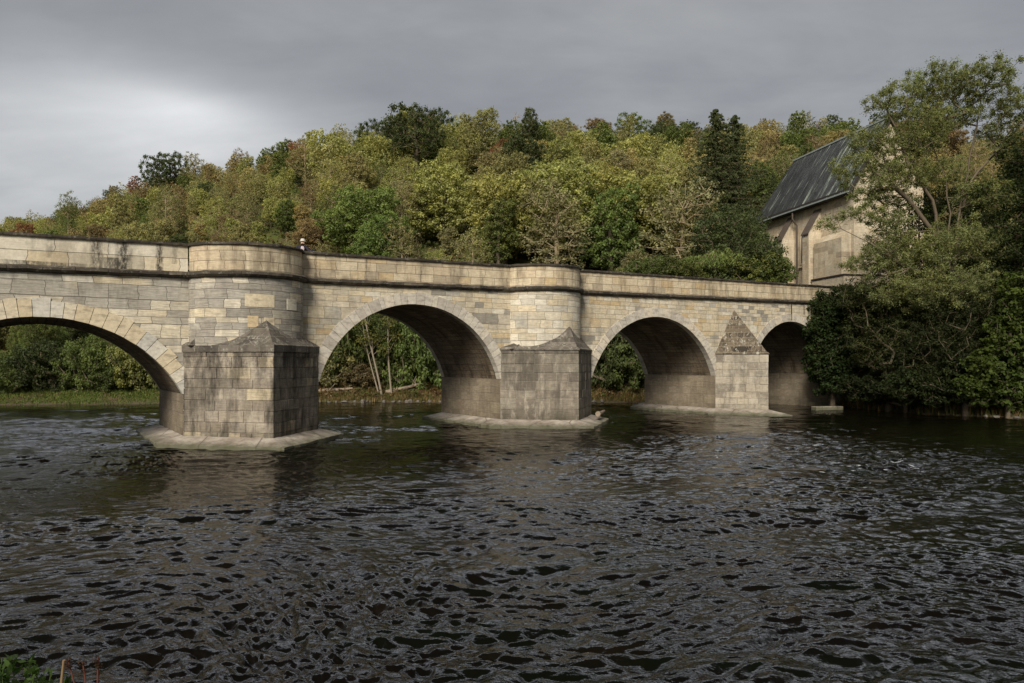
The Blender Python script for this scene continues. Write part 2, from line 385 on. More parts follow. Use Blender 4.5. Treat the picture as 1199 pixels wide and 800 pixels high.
# ------------------------------------------------------------------ terrain
river = np.array([(160, -40), (60, -14), (14, 2), (0, 6.2), (-5, 6.9), (-14, 11), (-24, 16.5), (-36, 24), (-60, 32), (-200, 45), (-500, 60),
                  (-500, 150), (-200, 82), (-90, 62), (-60, 57), (-33, 55.3), (-22, 56.5), (-11, 58.3), (0, 57.5), (8, 58.3), (14, 58.5), (19.6, 57.4), (23.2, 51.8),
                  (23.6, 49.2), (25.5, 45.4), (29.3, 41.2), (36, 36), (46, 30), (80, 14), (200, -10)], dtype=float)
def shore(x, y):
    x = np.asarray(x, float); y = np.asarray(y, float)
    best = np.full(x.shape, 1e9); inside = np.zeros(x.shape, bool)
    n = len(river)
    for i in range(n):
        ax, ay = river[i]; bx, by = river[(i + 1) % n]
        dx, dy = bx - ax, by - ay
        t = np.clip(((x - ax) * dx + (y - ay) * dy) / (dx * dx + dy * dy), 0, 1)
        d = np.hypot(x - ax - t * dx, y - ay - t * dy)
        best = np.minimum(best, d)
        cond = ((ay > y) != (by > y)) & (x < (bx - ax) * (y - ay) / (by - ay + 1e-12) + ax)
        inside ^= cond
    return np.where(inside, -best, best)
RP = [-900, -300, 0, 100, 180, 300, 420, 490, 600, 700, 850, 960, 1100, 1199, 1700, 2600]
RG = [330, 300, 276, 255, 232, 212, 194, 174, 181, 190, 190, 194, 206, 212, 242, 300]
RYR = [260, 240, 225, 215, 205, 195, 190, 180, 178, 176, 172, 170, 165, 160, 150, 150]
def ground(x, y):
    x = np.asarray(x, float); y = np.asarray(y, float)
    d = shore(x, y)
    px = CX + F * x / np.maximum(y, 15)
    yg = np.interp(px, RP, RG); yr = np.interp(px, RP, RYR)
    Hr = CAMZ + (HY - yg) / F * yr
    far = (y > 38) | (x > 60) | (x < -80)
    line = np.interp(x, [-40, -24, -14, 0, 14, 60], [26, 16.5, 11, 6.2, 2, -14])
    near = (y < line + 3) & (x < 100)
    t = np.clip((d - 9) / (yr - 66), 0, 1.0)
    hh = 1.7 + (Hr - 1.7) * (0.25 * t + 0.75 * t * (1.55 - 0.55 * t)) 
    over = np.clip((d - 9 - (yr - 66)) / 250, 0, 1); hh = hh - over * 20
    nz = vnoise(x * 0.06 + 5, y * 0.06) * 4 + vnoise(x * 0.2, y * 0.2) * 1.2
    hh = hh + nz * sstep(d, 12, 40)
    h_far = sstep(d, 0, 5) * 0.85 + 0.15 * np.clip(d, 0, 2) + np.maximum(hh - 1.2, 0) * sstep(d, 5, 12)
    h_near = 1.6 * sstep(d, 0.0, 5.5) + 0.0 * d
    h = np.where(near, h_near, h_far)
    # church terrace at the bridge end
    ax, ay, bx, by = 26.0, 56.0, 40.0, 80.0
    tt = np.clip(((x - ax) * (bx - ax) + (y - ay) * (by - ay)) / ((bx - ax) ** 2 + (by - ay) ** 2), 0, 1)
    dp = np.hypot(x - ax - tt * (bx - ax), y - ay - tt * (by - ay))
    w = (1 - sstep(dp, 6, 17)) * sstep(d, 1.0, 8)
    h = h * (1 - w) + 7.4 * w
    # right bank rises behind its edge
    wr = sstep(x, 20, 30) * (1 - sstep(y, 58, 70)) * sstep(y, 20, 34)
    h = h + wr * sstep(d, 2, 14) * 2.5 * (1 - w)
    bed = -0.25 - 0.9 * sstep(-d, 0, 8)
    h = np.where(d < 0, np.where(d > -0.6, d * 0.4, bed), h)
    return h + vnoise(x * 1.1, y * 1.1) * 0.12
def gz(x, y): return float(ground(np.array([x]), np.array([y]))[0])

def axis(lo, hi, fine_lo, fine_hi, step, growth=1.16):
    a = list(np.arange(fine_lo, fine_hi, step)); s = step; x = fine_hi; b = []
    while x < hi: b.append(x); s *= growth; x += s
    s = step; x = fine_lo - step; c = []
    while x > lo: c.append(x); s *= growth; x -= s
    return np.array(c[::-1] + a + b + [hi])
gx = axis(-1500, 1500, -60, 50, 1.0); gy = axis(-120, 2500, -4, 100, 1.0, 1.08)
X, Y = np.meshgrid(gx, gy, indexing='ij')
Z = ground(X, Y)
nx, ny = X.shape
idx = np.arange(nx * ny).reshape(nx, ny)
Fq = np.stack([idx[:-1, :-1], idx[1:, :-1], idx[1:, 1:], idx[:-1, 1:]], -1).reshape(-1, 4)
def ground_mat():
    n = NT('ground_earth_grass'); geo = n.n('ShaderNodeNewGeometry').outputs['Position']
    f = n.noise(geo, 0.5, 5, 0.65); f2 = n.noise(geo, 5.0, 6, 0.7)
    grass = n.mix(f2, (0.035, 0.05, 0.012), (0.10, 0.115, 0.03))
    earth = n.mix(f2, (0.05, 0.035, 0.02), (0.14, 0.10, 0.06))
    c = n.mix(n.ramp(f, [(0.46, 0), (0.6, 1)]), grass, earth)
    z = n.sep(geo)[2]
    mud = n.math('SUBTRACT', 1.0, n.math('DIVIDE', n.math('ADD', z, n.math('MULTIPLY', f2, 0.2)), 0.4), clamp=True)
    c = n.mix(mud, c, (0.09, 0.07, 0.05))
    return n.done(n.bsdf(c, 0.95, n.bump(f2, 0.8, 0.1), 0.1))
M['ground'] = ground_mat()
me = np_mesh('ground', np.stack([X.ravel(), Y.ravel(), Z.ravel()], -1), Fq, M['ground'], smooth=True)
tag(link(bpy.data.objects.new('ground', me)), kind='structure')

# ------------------------------------------------------------------ water
def water_height(x, y):
    h = np.zeros_like(x)
    wx = vnoise(x * 0.21, y * 0.21) * 2.2; wy = vnoise(x * 0.21 + 40, y * 0.21 + 9) * 2.2
    r = np.hypot(x, y)
    #  wavelength, height, heading, sharpness
    for k, (lam, am, ang, sh) in enumerate(((3.4, .05, 8, 0), (1.7, .034, -24, .5), (.95, .030, 28, .4), (.55, .019, 4, .4), (.32, .022, 24, .4), (.2, .025, -10, .4), (.125, .0215, 18, .4), (.08, .0115, -4, .3))):
        a = R(ang); xr = (x + wx) * math.cos(a) + (y + wy) * math.sin(a); yr = -(x + wx) * math.sin(a) + (y + wy) * math.cos(a)
        v = vnoise(xr / (lam * 2.4) + 13.7 * k, yr / lam * 1.05 + 7.3 * k) * 2.4
        v2 = vnoise((yr * .92 + xr * .38) / lam * 1.1 + 51.1 * k, (xr * .92 - yr * .38) / (lam * 1.8) + 3.1 * k) * 2
        v = (v + v2) * .6
        rg = 1 - 2 * np.abs(v)
        fade = 1 - sstep(r, lam * 110, lam * 300)
        h += am * (v * (1 - sh) + rg * sh * .8) * fade
    fl = R(24); xf = x * math.cos(fl) + y * math.sin(fl); yf = -x * math.sin(fl) + y * math.cos(fl)
    calm = .30 + 1.3 * (vnoise(xf * 0.09 + 3 + wx * .1, yf * 0.32 + wy * .1) * .75 + vnoise(xf * .2, yf * .9 + 5) * .35 + 0.5)
    rap2 = np.exp(-(((x + 20) / 9) ** 2 + ((y - 35) / 12) ** 2)) 
    rap = np.exp(-(((x - 10.5) / 5.5) ** 2 + ((y - 25) / 5.5) ** 2))
    h = h * (calm * 1.4 + rap * .9 + rap2 * 1.1)
    h += rap * (0.14 * np.abs(vnoise(x * 1.3, y * 2.4)))
    return h
ra = 4.9 * np.exp(np.linspace(0, math.log(62 / 4.9), 950)); rb = np.exp(np.linspace(math.log(62.5), math.log(520), 70)); rad_ = np.concatenate([ra, rb])
az_ = np.concatenate([np.linspace(-1.5, -.72, 240)[:-1], np.linspace(-.72, .72, 1250), np.linspace(.72, 1.5, 240)[1:]])
RR, AZ = np.meshgrid(rad_, az_, indexing='ij')
X = RR * np.sin(AZ); Y = RR * np.cos(AZ)
Z = water_height(X, Y) - 0.03
keep_v = shore(X, Y) < 1.5
nx, ny = X.shape
idx = np.arange(nx * ny).reshape(nx, ny)
kf = (keep_v[:-1, :-1] & keep_v[1:, 1:] & keep_v[1:, :-1] & keep_v[:-1, 1:]).ravel()
Fq = np.stack([idx[:-1, :-1], idx[:-1, 1:], idx[1:, 1:], idx[1:, :-1]], -1).reshape(-1, 4)[kf]
used = np.unique(Fq); remap = np.full(nx * ny, -1); remap[used] = np.arange(len(used))
def water_mat():
    n = NT('river_water'); geo = n.n('ShaderNodeNewGeometry').outputs['Position']
    m0 = n.mapping(geo, (1, 1.5, 1), (0, 0, 0), (0, 0, R(-14)))
    f1 = n.noise(m0, 7.0, 3, 0.6, 0.8); f2 = n.noise(m0, 17.0, 2, 0.5, 0.6)
    patch = n.noise(n.mapping(geo, (1, 0.6, 1)), 0.16, 3, 0.6)
    h = n.math('ADD', n.math('MULTIPLY', f1, 1.0), n.math('MULTIPLY', f2, 0.34))
    amp = n.ramp(patch, [(0.35, 0.5), (0.65, 1.15)])
    h = n.math('MULTIPLY', h, amp)
    weed = n.noise(n.mapping(geo, (0.5, 1.6, 1), (4, 2, 0), (0, 0, R(-10))), 0.35, 4, 0.6)
    c = n.mix(n.ramp(weed, [(0.5, 0), (0.62, 1)]), (0.0025, 0.0019, 0.001), (0.002, 0.003, 0.0008))
    bed = n.noise(n.mapping(geo, (0.6, 1.4, 1)), 0.7, 5, 0.65)
    c = n.mix(n.math('MULTIPLY', n.ramp(bed, [(0.52, 0), (0.7, 1)]), 0.6), c, (0.008, 0.005, 0.0022))
    # broken white water on the riffle
    s = n.sep(geo)
    dx = n.math('DIVIDE', n.math('SUBTRACT', s[0], 10.0), 4.0); dy = n.math('DIVIDE', n.math('SUBTRACT', s[1], 25.0), 4.5)
    g = n.math('SUBTRACT', 1.0, n.math('ADD', n.math('MULTIPLY', dx, dx), n.math('MULTIPLY', dy, dy)), clamp=True)
    fo = n.noise(n.mapping(geo, (1, 4.5, 1)), 1.7, 5, 0.7)
    foam = n.math('MULTIPLY', n.ramp(fo, [(.62, 0), (.65, 1)]), n.math('MINIMUM', n.math('MULTIPLY', g, 3.0), 1.0))
    c = n.mix(foam, c, (0.42, 0.44, 0.45))
    rough = n.math('ADD', 0.03, n.math('MULTIPLY', foam, 0.5))
    nm = n.bump(h, .6, 0.02)
    b = n.bsdf(c, rough, nm, 0.28)
    b.node.inputs['IOR'].default_value = 1.34
    return n.done(b)
M['water'] = water_mat()
V = np.stack([X.ravel(), Y.ravel(), Z.ravel()], -1)[used]
me = np_mesh('river_water', V, remap[Fq], M['water'], smooth=True)
tag(link(bpy.data.objects.new('river_water', me)), kind='structure')

# ------------------------------------------------------------------ bridge (local x along the bridge, y away from the camera)
BA = math.atan2(0.553, 0.832)
P0 = Vector((-17.6, 24.95, 0)); BW = 6.2
bridge = empty('stone_bridge', P0, BA)
tag(bridge, 'long medieval sandstone arch bridge with round bastions and pointed piers crossing the river', 'bridge')
def bw(s, y, z):
    return P0 + Vector((math.cos(BA) * s - math.sin(BA) * y, math.sin(BA) * s + math.cos(BA) * y, z))
def top(s): return 7.7 + 0.019 * s
ARCH = [dict(c=1.2, R=5.15, zc=-0.33, zs=1.95, t=0.6), dict(c=15.8, R=4.8, zc=1.1, zs=2.35, t=0.52),
        dict(c=31.3, R=5.3, zc=0.55, zs=2.35, t=0.5), dict(c=43.9, R=4.3, zc=1.67, zs=2.35, t=0.5)]
for a in ARCH:
    hs = math.sqrt(a['R'] ** 2 - (a['zs'] - a['zc']) ** 2); a['s0'] = a['c'] - hs; a['s1'] = a['c'] + hs
S0, S1 = -16.0, 64.0
BAST = [(8.25, 2.27), (23.2, 2.2)]
def bottom(s):
    for a in ARCH:
        if a['s0'] + 1e-6 < s < a['s1'] - 1e-6: return a['zc'] + math.sqrt(a['R'] ** 2 - (s - a['c']) ** 2)
    return -1.0
def wall_sheet(sa, sb, mat, name):
    """front and back faces between two stations, open under the arches"""
    mb = MB(); cuts = {sa, sb}
    for a in ARCH:
        for k in range(49):
            th = math.acos((a['s1'] - a['c']) / a['R']); th2 = math.pi - th
            cuts.add(a['c'] + a['R'] * math.cos(th + (th2 - th) * k / 48))
    s = math.ceil(sa)
    while s < sb: cuts.add(float(s)); s += 1.0
    cs = sorted(c for c in cuts if sa - 1e-6 <= c <= sb + 1e-6)
    for s0, s1 in zip(cs[:-1], cs[1:]):
        if s1 - s0 < 1e-4: continue
        mid = 0.5 * (s0 + s1); solid = bottom(mid) < 0
        def bt(s):
            if solid: return -1.0
            for a in ARCH:
                if a['s0'] < mid < a['s1']:
                    return a['zc'] + math.sqrt(max(a['R'] ** 2 - (s - a['c']) ** 2, 0))
        b0, b1 = bt(s0), bt(s1)
        t0, t1 = top(s0) - 1.3, top(s1) - 1.3
        mb.poly([(s0, 0, b0), (s1, 0, b1), (s1, 0, t1), (s0, 0, t0)], [(s0, b0), (s1, b1), (s1, t1), (s0, t0)])
        mb.poly([(s1, BW, b1), (s0, BW, b0), (s0, BW, t0), (s1, BW, t1)], [(s1 + 50, b1), (s0 + 50, b0), (s0 + 50, t0), (s1 + 50, t1)])
    if sa == S0:
        mb.poly([(sa, BW, -1), (sa, 0, -1), (sa, 0, top(sa) - 1.3), (sa, BW, top(sa) - 1.3)])
    if sb == S1:
        mb.poly([(sb, 0, -1), (sb, BW, -1), (sb, BW, top(sb) - 1.3), (sb, 0, top(sb) - 1.3)])
    return mb.build(name, mat, bridge)
wall_sheet(S0, 8.2, M['wall_old'], 'spandrel_wall')['label'] = 'grey weathered spandrel wall of the left span'
wall_sheet(8.2, S1, M['wall'], 'spandrel_wall')

for ai, a in enumerate(ARCH):
    th0 = math.acos((a['s1'] - a['c']) / a['R']); th1 = math.pi - th0
    # vault
    mb = MB(); N = 48
    for k in range(N):
        t0 = th0 + (th1 - th0) * k / N; t1 = th0 + (th1 - th0) * (k + 1) / N
        p = lambda t, y: (a['c'] + a['R'] * math.cos(t), y, a['zc'] + a['R'] * math.sin(t))
        u0, u1 = a['R'] * t0, a['R'] * t1
        mb.poly([p(t0, 0), p(t0, BW), p(t1, BW), p(t1, 0)], [(0, u0), (BW, u0), (BW, u1), (0, u1)])
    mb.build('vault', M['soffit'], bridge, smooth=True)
    for s in (a['s0'], a['s1']):
        mb = MB(); off = 7 if s == a['s0'] else 0
        pts = [(s, 0, -1), (s, BW, -1), (s, BW, a['zs']), (s, 0, a['zs'])]
        if s == a['s0']: pass
        else: pts = pts[::-1]
        mb.poly(pts, [(p[1] + off, p[2]) for p in pts])
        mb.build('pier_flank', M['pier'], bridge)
    # ring of voussoirs, front and back
    for side in (0, 1):
        mb = MB(); rnd = random.Random(ai * 7 + side)
        nb = int((th1 - th0) * a['R'] / (0.42 if ai == 0 else 0.36))
        edges = [th0 + (th1 - th0) * (k + (rnd.uniform(-.22, .22) if 0 < k < nb else 0)) / nb for k in range(nb + 1)]
        for k in range(nb):
            g = 0.009 / a['R']
            e0, e1 = edges[k] + g, edges[k + 1] - g
            ri = a['R'] - 0.012 - rnd.uniform(0, .012); ro = a['R'] + a['t'] + rnd.uniform(-.05, .06) * (1.3 if ai == 0 else .35)
            y0 = -0.025 - rnd.uniform(0, .014); y1 = 0.35
            if side: y0, y1 = BW + 0.03, BW - 0.35
            P = {}
            for i, e in enumerate((e0, e1)):
                for j, r in enumerate((ri, ro)):
                    for q, y in enumerate((y0, y1)):
                        P[i, j, q] = (a['c'] + r * math.cos(e), y, a['zc'] + r * math.sin(e))
            tn = rnd.random()
            for q in ([(0,0,0),(0,1,0),(1,1,0),(1,0,0)], [(0,1,0),(0,1,1),(1,1,1),(1,1,0)], [(0,0,0),(1,0,0),(1,0,1),(0,0,1)],
                      [(0,0,0),(0,0,1),(0,1,1),(0,1,0)], [(1,0,0),(1,1,0),(1,1,1),(1,0,1)]):
                mb.poly([P[i] for i in q], tone=tn)
        mb.build('arch_ring', M['ring_old'] if ai == 0 else M['ring'], bridge, merge=False)

BP = 0.74     # the round bays bulge a little less than half circles
def arc_pts(c, r, yc=0.25, n=22):
    t0 = math.asin(yc / (r * BP))
    return [(c - r * math.cos(t0 + (math.pi - 2 * t0) * k / n), yc - r * BP * math.sin(t0 + (math.pi - 2 * t0) * k / n)) for k in range(n + 1)]
def front_path(sa, sb, step=1.0):
    pts = []; s = sa
    while s < sb - 1e-6:
        hit = None
        for c, r in BAST:
            h = r * math.sqrt(1 - (.25 / (r * BP)) ** 2)
            if c - h - 1e-6 > s and c - h <= s + step: hit = (c, r, h)
        pts.append((s, 0.0))
        if hit and hit[0] - hit[2] < sb:
            ap = arc_pts(hit[0], hit[1]); ap[0] = (ap[0][0], 0.0); ap[-1] = (ap[-1][0], 0.0)
            if ap[0][0] - s < 0.15: pts.pop()
            pts += ap; s = math.ceil(ap[-1][0] + 0.2)
        else: s += step
    pts.append((sb, 0.0))
    return pts
def sweep(pts, prof, name, mat, jit=0.0, slope_uv=False, closed=True, parent=None, front=True, smooth=False, uvz0=0.0, cap=True):
    """prof: list of (outward offset, z below top(s) as negative)"""
    rnd = random.Random(5)
    n = len(pts); nor = []
    for i in range(n):
        def en(j):
            dx, dy = pts[j + 1][0] - pts[j][0], pts[j + 1][1] - pts[j][1]; l = math.hypot(dx, dy)
            return (dy / l, -dx / l) if front else (-dy / l, dx / l)
        a_ = en(max(i - 1, 0)); b_ = en(min(i, n - 2))
        d = 1 + a_[0] * b_[0] + a_[1] * b_[1]
        nor.append(((a_[0] + b_[0]) / d, (a_[1] + b_[1]) / d))
    L = [0]
    for i in range(1, n): L.append(L[-1] + math.hypot(pts[i][0] - pts[i - 1][0], pts[i][1] - pts[i - 1][1]))
    u0 = pts[0][0]
    rings = []
    for i in range(n):
        j = rnd.uniform(-jit, jit); jz = rnd.uniform(-jit, jit)
        rings.append([(pts[i][0] + nor[i][0] * (o + j), pts[i][1] + nor[i][1] * (o + j), top(pts[i][0]) + z + jz * .6) for o, z in prof])
    mb = MB(); m = len(prof)
    pl = [0]
    for k in range(1, m + 1):
        a_, b_ = prof[k - 1], prof[k % m]; pl.append(pl[-1] + math.hypot(a_[0] - b_[0], a_[1] - b_[1]))
    for i in range(n - 1):
        for k in range(m if closed else m - 1):
            k2 = (k + 1) % m
            q = [rings[i][k], rings[i + 1][k], rings[i + 1][k2], rings[i][k2]]
            if abs(prof[k][0] - prof[k2][0]) < 0.05:
                uv = [(u0 + L[i], prof[k][1] + uvz0), (u0 + L[i + 1], prof[k][1] + uvz0), (u0 + L[i + 1], prof[k2][1] + uvz0), (u0 + L[i], prof[k2][1] + uvz0)]
            else:
                uv = [(u0 + L[i], 20 + pl[k]), (u0 + L[i + 1], 20 + pl[k]), (u0 + L[i + 1], 20 + pl[k + 1]), (u0 + L[i], 20 + pl[k + 1])]
            mb.poly(q if front else q[::-1], uv if front else uv[::-1])
    if cap and closed:
        mb.poly(rings[0][::-1] if front else rings[0]); mb.poly(rings[-1] if front else rings[-1][::-1])
    return mb.build(name, mat, parent or bridge, smooth=smooth)
PAR = [(-0.03, -1.12), (-0.03, -0.10), (-0.38, -0.10), (-0.38, -1.12)]
CORN = [(0.0, -1.37), (0.11, -1.34), (0.18, -1.26), (0.18, -1.17), (0.10, -1.115), (-0.40, -1.115), (-0.40, -1.34)]
CAPP = [(0.045, -0.105), (0.06, -0.05), (0.03, 0.0), (-0.44, 0.01), (-0.46, -0.105)]
hB = 2.27 * math.sqrt(1 - (.25 / (2.27 * BP)) ** 2)
sj = 8.25 - hB
fp_old = [(s, 0.0) for s in np.arange(S0, sj - .05, 0.7)] + [(sj - 0.02, 0.0)]
o = sweep(fp_old, PAR, 'parapet', M['parapet_old'], uvz0=1.12); o['label'] = 'pale parapet of large slabs with black drip stains'
fp = front_path(5.0, S1)
k0 = next(i for i, p in enumerate(fp) if abs(p[0] - sj) < 0.05 and abs(p[1]) < 1e-6)
fp_new = [(sj - 0.02, 0.0)] + fp[k0 + 1:]
fp_new[0] = (sj, 0.0)
sweep(fp_new, PAR, 'parapet', M['parapet'], uvz0=1.12)
fp_all = [(s, 0.0) for s in np.arange(S0, sj - .05, 0.7)] + [(sj, 0.0)] + fp[k0 + 1:]
def densify(P, st):
    o_ = []
    for (a, b) in zip(P[:-1], P[1:]):
        k_ = max(1, int(math.hypot(b[0] - a[0], b[1] - a[1]) / st))
        for i in range(k_): o_.append((a[0] + (b[0] - a[0]) * i / k_, a[1] + (b[1] - a[1]) * i / k_))
    return o_ + [P[-1]]
fp_all = densify(fp_all, .24)
sweep(fp_all, CORN, 'string_course', M['cornice'], jit=0.022)
sweep(fp_all, CAPP, 'coping', M['cornice'], jit=0.014)
bp = [(s, BW) for s in np.arange(S0, S1 + .1, 1.0)]
sweep(bp, PAR, 'parapet', M['parapet'], front=False, uvz0=1.12)
sweep(bp, CORN, 'string_course', M['cornice'], front=False)
sweep(bp, CAPP, 'coping', M['cornice'], front=False, jit=0.008)
for (c, r), mt in zip(BAST, (M['bastion'], M['bastion2'])):
    ap = arc_pts(c, r); mb = MB(); L = c
    for i in range(len(ap) - 1):
        (x0, y0), (x1, y1) = ap[i], ap[i + 1]; l = math.hypot(x1 - x0, y1 - y0)
        z0 = 3.83; ta, tb = top(x0) - 1.3, top(x1) - 1.3
        mb.poly([(x0, y0, z0), (x1, y1, z0), (x1, y1, tb), (x0, y0, ta)], [(L, z0), (L + l, z0), (L + l, tb), (L, ta)])
        L += l
    mb.build('bastion', mt, bridge, smooth=True)
    mb = MB(); zt = top(c) - 1.0                       # paving inside the round bay
    mb.poly([(x, y, zt) for x, y in arc_pts(c, r - .2)])
    mb.build('bay_paving', M['road'], bridge)
mb = MB()
for s in range(int(S0), int(S1)):
    mb.poly([(s, .2, top(s) - 1.0), (s + 1, .2, top(s + 1) - 1.0), (s + 1, BW - .2, top(s + 1) - 1.0), (s, BW - .2, top(s) - 1.0)])
mb.build('roadway', M['road'], bridge)

def cutwater(s0, s1, p, eave, apex, mats, side=0, band=True, apron_label=None):
    """pointed pier nose from s0 to s1 with a pyramid cap"""
    c = 0.5 * (s0 + s1); sy = -1 if side == 0 else 1; y0 = 0 if side == 0 else BW
    Lp, Np, Rp = (s0, y0), (c, y0 + sy * p), (s1, y0)
    mb = MB(); U = 0
    K = 8
    def seg(a_, b_, u):
        l = math.hypot(b_[0] - a_[0], b_[1] - a_[1])
        dx, dy = (b_[0] - a_[0]) / l, (b_[1] - a_[1]) / l; ox, oy = (dy, -dx) if side == 0 else (-dy, dx)
        def P3(d, o, z): return (a_[0] + dx * d + ox * o, a_[1] + dy * d + oy * o, z)
        def Q(pts, uvs, tn):
            if side: pts, uvs = pts[::-1], uvs[::-1]
            mb.poly(pts, uvs, tone=tn)
        # recessed mortar bed, then every block a little proud of it
        Q([P3(0, -.012, -1), P3(l, -.012, -1), P3(l, -.012, eave), P3(0, -.012, eave)], [(u, -1), (u + l, -1), (u + l, eave), (u, eave)], 0.0)
        z = -1.0
        for rh in rows:
            z1_ = min(z + rh, eave); d = 0.0; g = .008
            while d < l - .02:
                w = brnd.uniform(.4, 1.15); 
                if l - d - w < .35: w = l - d
                o = brnd.uniform(.0, .022); tn = brnd.uniform(.02, 1); c_ = .012
                dd0, dd1, za, zb_ = d + (g if d > 0 else -.0), d + w - (g if d + w < l - 1e-3 else -.0), z + g, z1_ - g
                F4 = [(dd0 + (c_ if d > 0 else 0), za + c_), (dd1 - (c_ if d + w < l - 1e-3 else 0), za + c_), (dd1 - (c_ if d + w < l - 1e-3 else 0), zb_ - c_), (dd0 + (c_ if d > 0 else 0), zb_ - c_)]
                B4 = [(dd0, za), (dd1, za), (dd1, zb_), (dd0, zb_)]
                Q([P3(p[0], o, p[1]) for p in F4], [(u + p[0], p[1]) for p in F4], tn)
                for i_ in range(4):
                    j_ = (i_ + 1) % 4
                    Q([P3(B4[i_][0], -.014, B4[i_][1]), P3(B4[j_][0], -.014, B4[j_][1]), P3(F4[j_][0], o, F4[j_][1]), P3(F4[i_][0], o, F4[i_][1])],
                      [(u + B4[i_][0], B4[i_][1]), (u + B4[j_][0], B4[j_][1]), (u + F4[j_][0], F4[j_][1]), (u + F4[i_][0], F4[i_][1])], tn)
                d += w
            z = z1_
            if z >= eave - 1e-6: break
        return u + l
    brnd = random.Random(int(c * 13) + side); rows = [brnd.uniform(.34, .56) for _ in range(20)]
    u = seg(Lp, Np, s0); seg(Np, Rp, u)
    mb.poly([(*Lp, eave), (*Np, eave), (*Rp, eave)])
    mb.build('cutwater', mats[0], bridge)
    # cap
    e = 0.05; q = lambda P, k, z: (c + (P[0] - c) * (1 + k), y0 + (P[1] - y0) * (1 + k) + sy * 0.0, z)
    mb = MB(); A = (apex[0], y0 + sy * apex[1], apex[2])
    zb = eave - 0.24 if band else eave - 0.05
    zt = eave + 0.02; ke = 0.022
    Lb, Nb, Rb = q(Lp, ke, zb), q(Np, ke * 1.5, zb), q(Rp, ke, zb)
    Lt, Ntt, Rt = q(Lp, ke, zt), q(Np, ke * 1.5, zt), q(Rp, ke, zt)
    Li, Ni, Ri = q(Lp, -.03, zt + .1), q(Np, -.045, zt + .1), q(Rp, -.03, zt + .1)
    def nrm(qd): mb.poly(qd if side == 0 else qd[::-1])
    nrm([Lb, Nb, Ntt, Lt]); nrm([Nb, Rb, Rt, Ntt])
    nrm([Lt, Ntt, Ni, Li]); nrm([Ntt, Rt, Ri, Ni])
    # faces up to the apex, slightly dished and uneven
    rnd = random.Random(int(c * 10)); NS = 6
    def face(Pa, Pb):
        g = {}
        for i in range(NS + 1):
            for j in range(NS + 1 - i):
                a_, b_ = i / NS, j / NS; w = 1 - a_ - b_
                P = Vector(Pa) * w + Vector(Pb) * a_ + Vector(A) * b_
                sag = 0.035 * (b_ * (1 - b_)) * 2.0
                P.z -= sag + (rnd.uniform(-.03, .03) if 0 < i and 0 < j and w > 0.01 else 0)
                g[i, j] = P
        for i in range(NS):
            for j in range(NS - i):
                nrm([g[i, j], g[i + 1, j], g[i, j + 1]])
                if i + j < NS - 1: nrm([g[i + 1, j], g[i + 1, j + 1], g[i, j + 1]])
    face(Li, Ni); face(Ni, Ri)
    nrm([Lb, Lt, Li, (A[0], A[1] - sy * 0.0, A[2]), Ri, Rt, Rb][::-1])
    mb.build('cutwater_cap', mats[1], bridge)

def apron(s0, s1, p, m=0.95, rear=1.6, seed=0):
    rnd = random.Random(seed)
    c = .5 * (s0 + s1)
    base = [(s0, 0), (c, -p), (s1, 0), (s1, BW), (c, BW + rear), (s0, BW)]
    inn = []; out = []; n = len(base)
    for i in range(n):
        a_, b_ = base[i], base[(i + 1) % n]
        K = max(2, int(math.hypot(b_[0] - a_[0], b_[1] - a_[1]) / 0.28))
        for k in range(K):
            f = k / K; P = (a_[0] + (b_[0] - a_[0]) * f, a_[1] + (b_[1] - a_[1]) * f)
            inn.append(P)
    # mitred outward offset of the corners, linear between
    offs = []
    for i in range(n):
        e = []
        for (a_, b_) in ((base[i - 1], base[i]), (base[i], base[(i + 1) % n])):
            dx, dy = b_[0] - a_[0], b_[1] - a_[1]; l = math.hypot(dx, dy); e.append((dy / l, -dx / l))
        d = 1 + e[0][0] * e[1][0] + e[0][1] * e[1][1]
        offs.append(((e[0][0] + e[1][0]) / d, (e[0][1] + e[1][1]) / d))
    cnt = 0
    for i in range(n):
        a_, b_ = base[i], base[(i + 1) % n]
        K = max(2, int(math.hypot(b_[0] - a_[0], b_[1] - a_[1]) / 0.28))
        for k in range(K):
            f = k / K; ox = offs[i][0] * (1 - f) + offs[(i + 1) % n][0] * f; oy = offs[i][1] * (1 - f) + offs[(i + 1) % n][1] * f
            mm = m * (1 + rnd.uniform(-.07, .06))
            P = inn[cnt]; out.append((P[0] + ox * mm, P[1] + oy * mm)); cnt += 1
    mb = MB(); N = len(inn)
    zt = [0.34 + rnd.uniform(-.012, .012) for _ in range(N)]; zo = [0.10 + rnd.uniform(-.02, .03) for _ in range(N)]
    for i in range(N):
        j = (i + 1) % N
        ii = lambda k, z: (inn[k][0] * .995 + c * .005, inn[k][1] * .995 + .005 * 3, z)
        mb.poly([(*out[i], zo[i]), (*out[j], zo[j]), ii(j, zt[j]), ii(i, zt[i])])
        lo = lambda k, z: (out[k][0] + (out[k][0] - inn[k][0]) * .07, out[k][1] + (out[k][1] - inn[k][1]) * .07, z)
        mb.poly([lo(i, -.9), lo(j, -.9), (*out[j], zo[j]), (*out[i], zo[i])])
    mb.build('apron', M['apron'], bridge, merge=True)

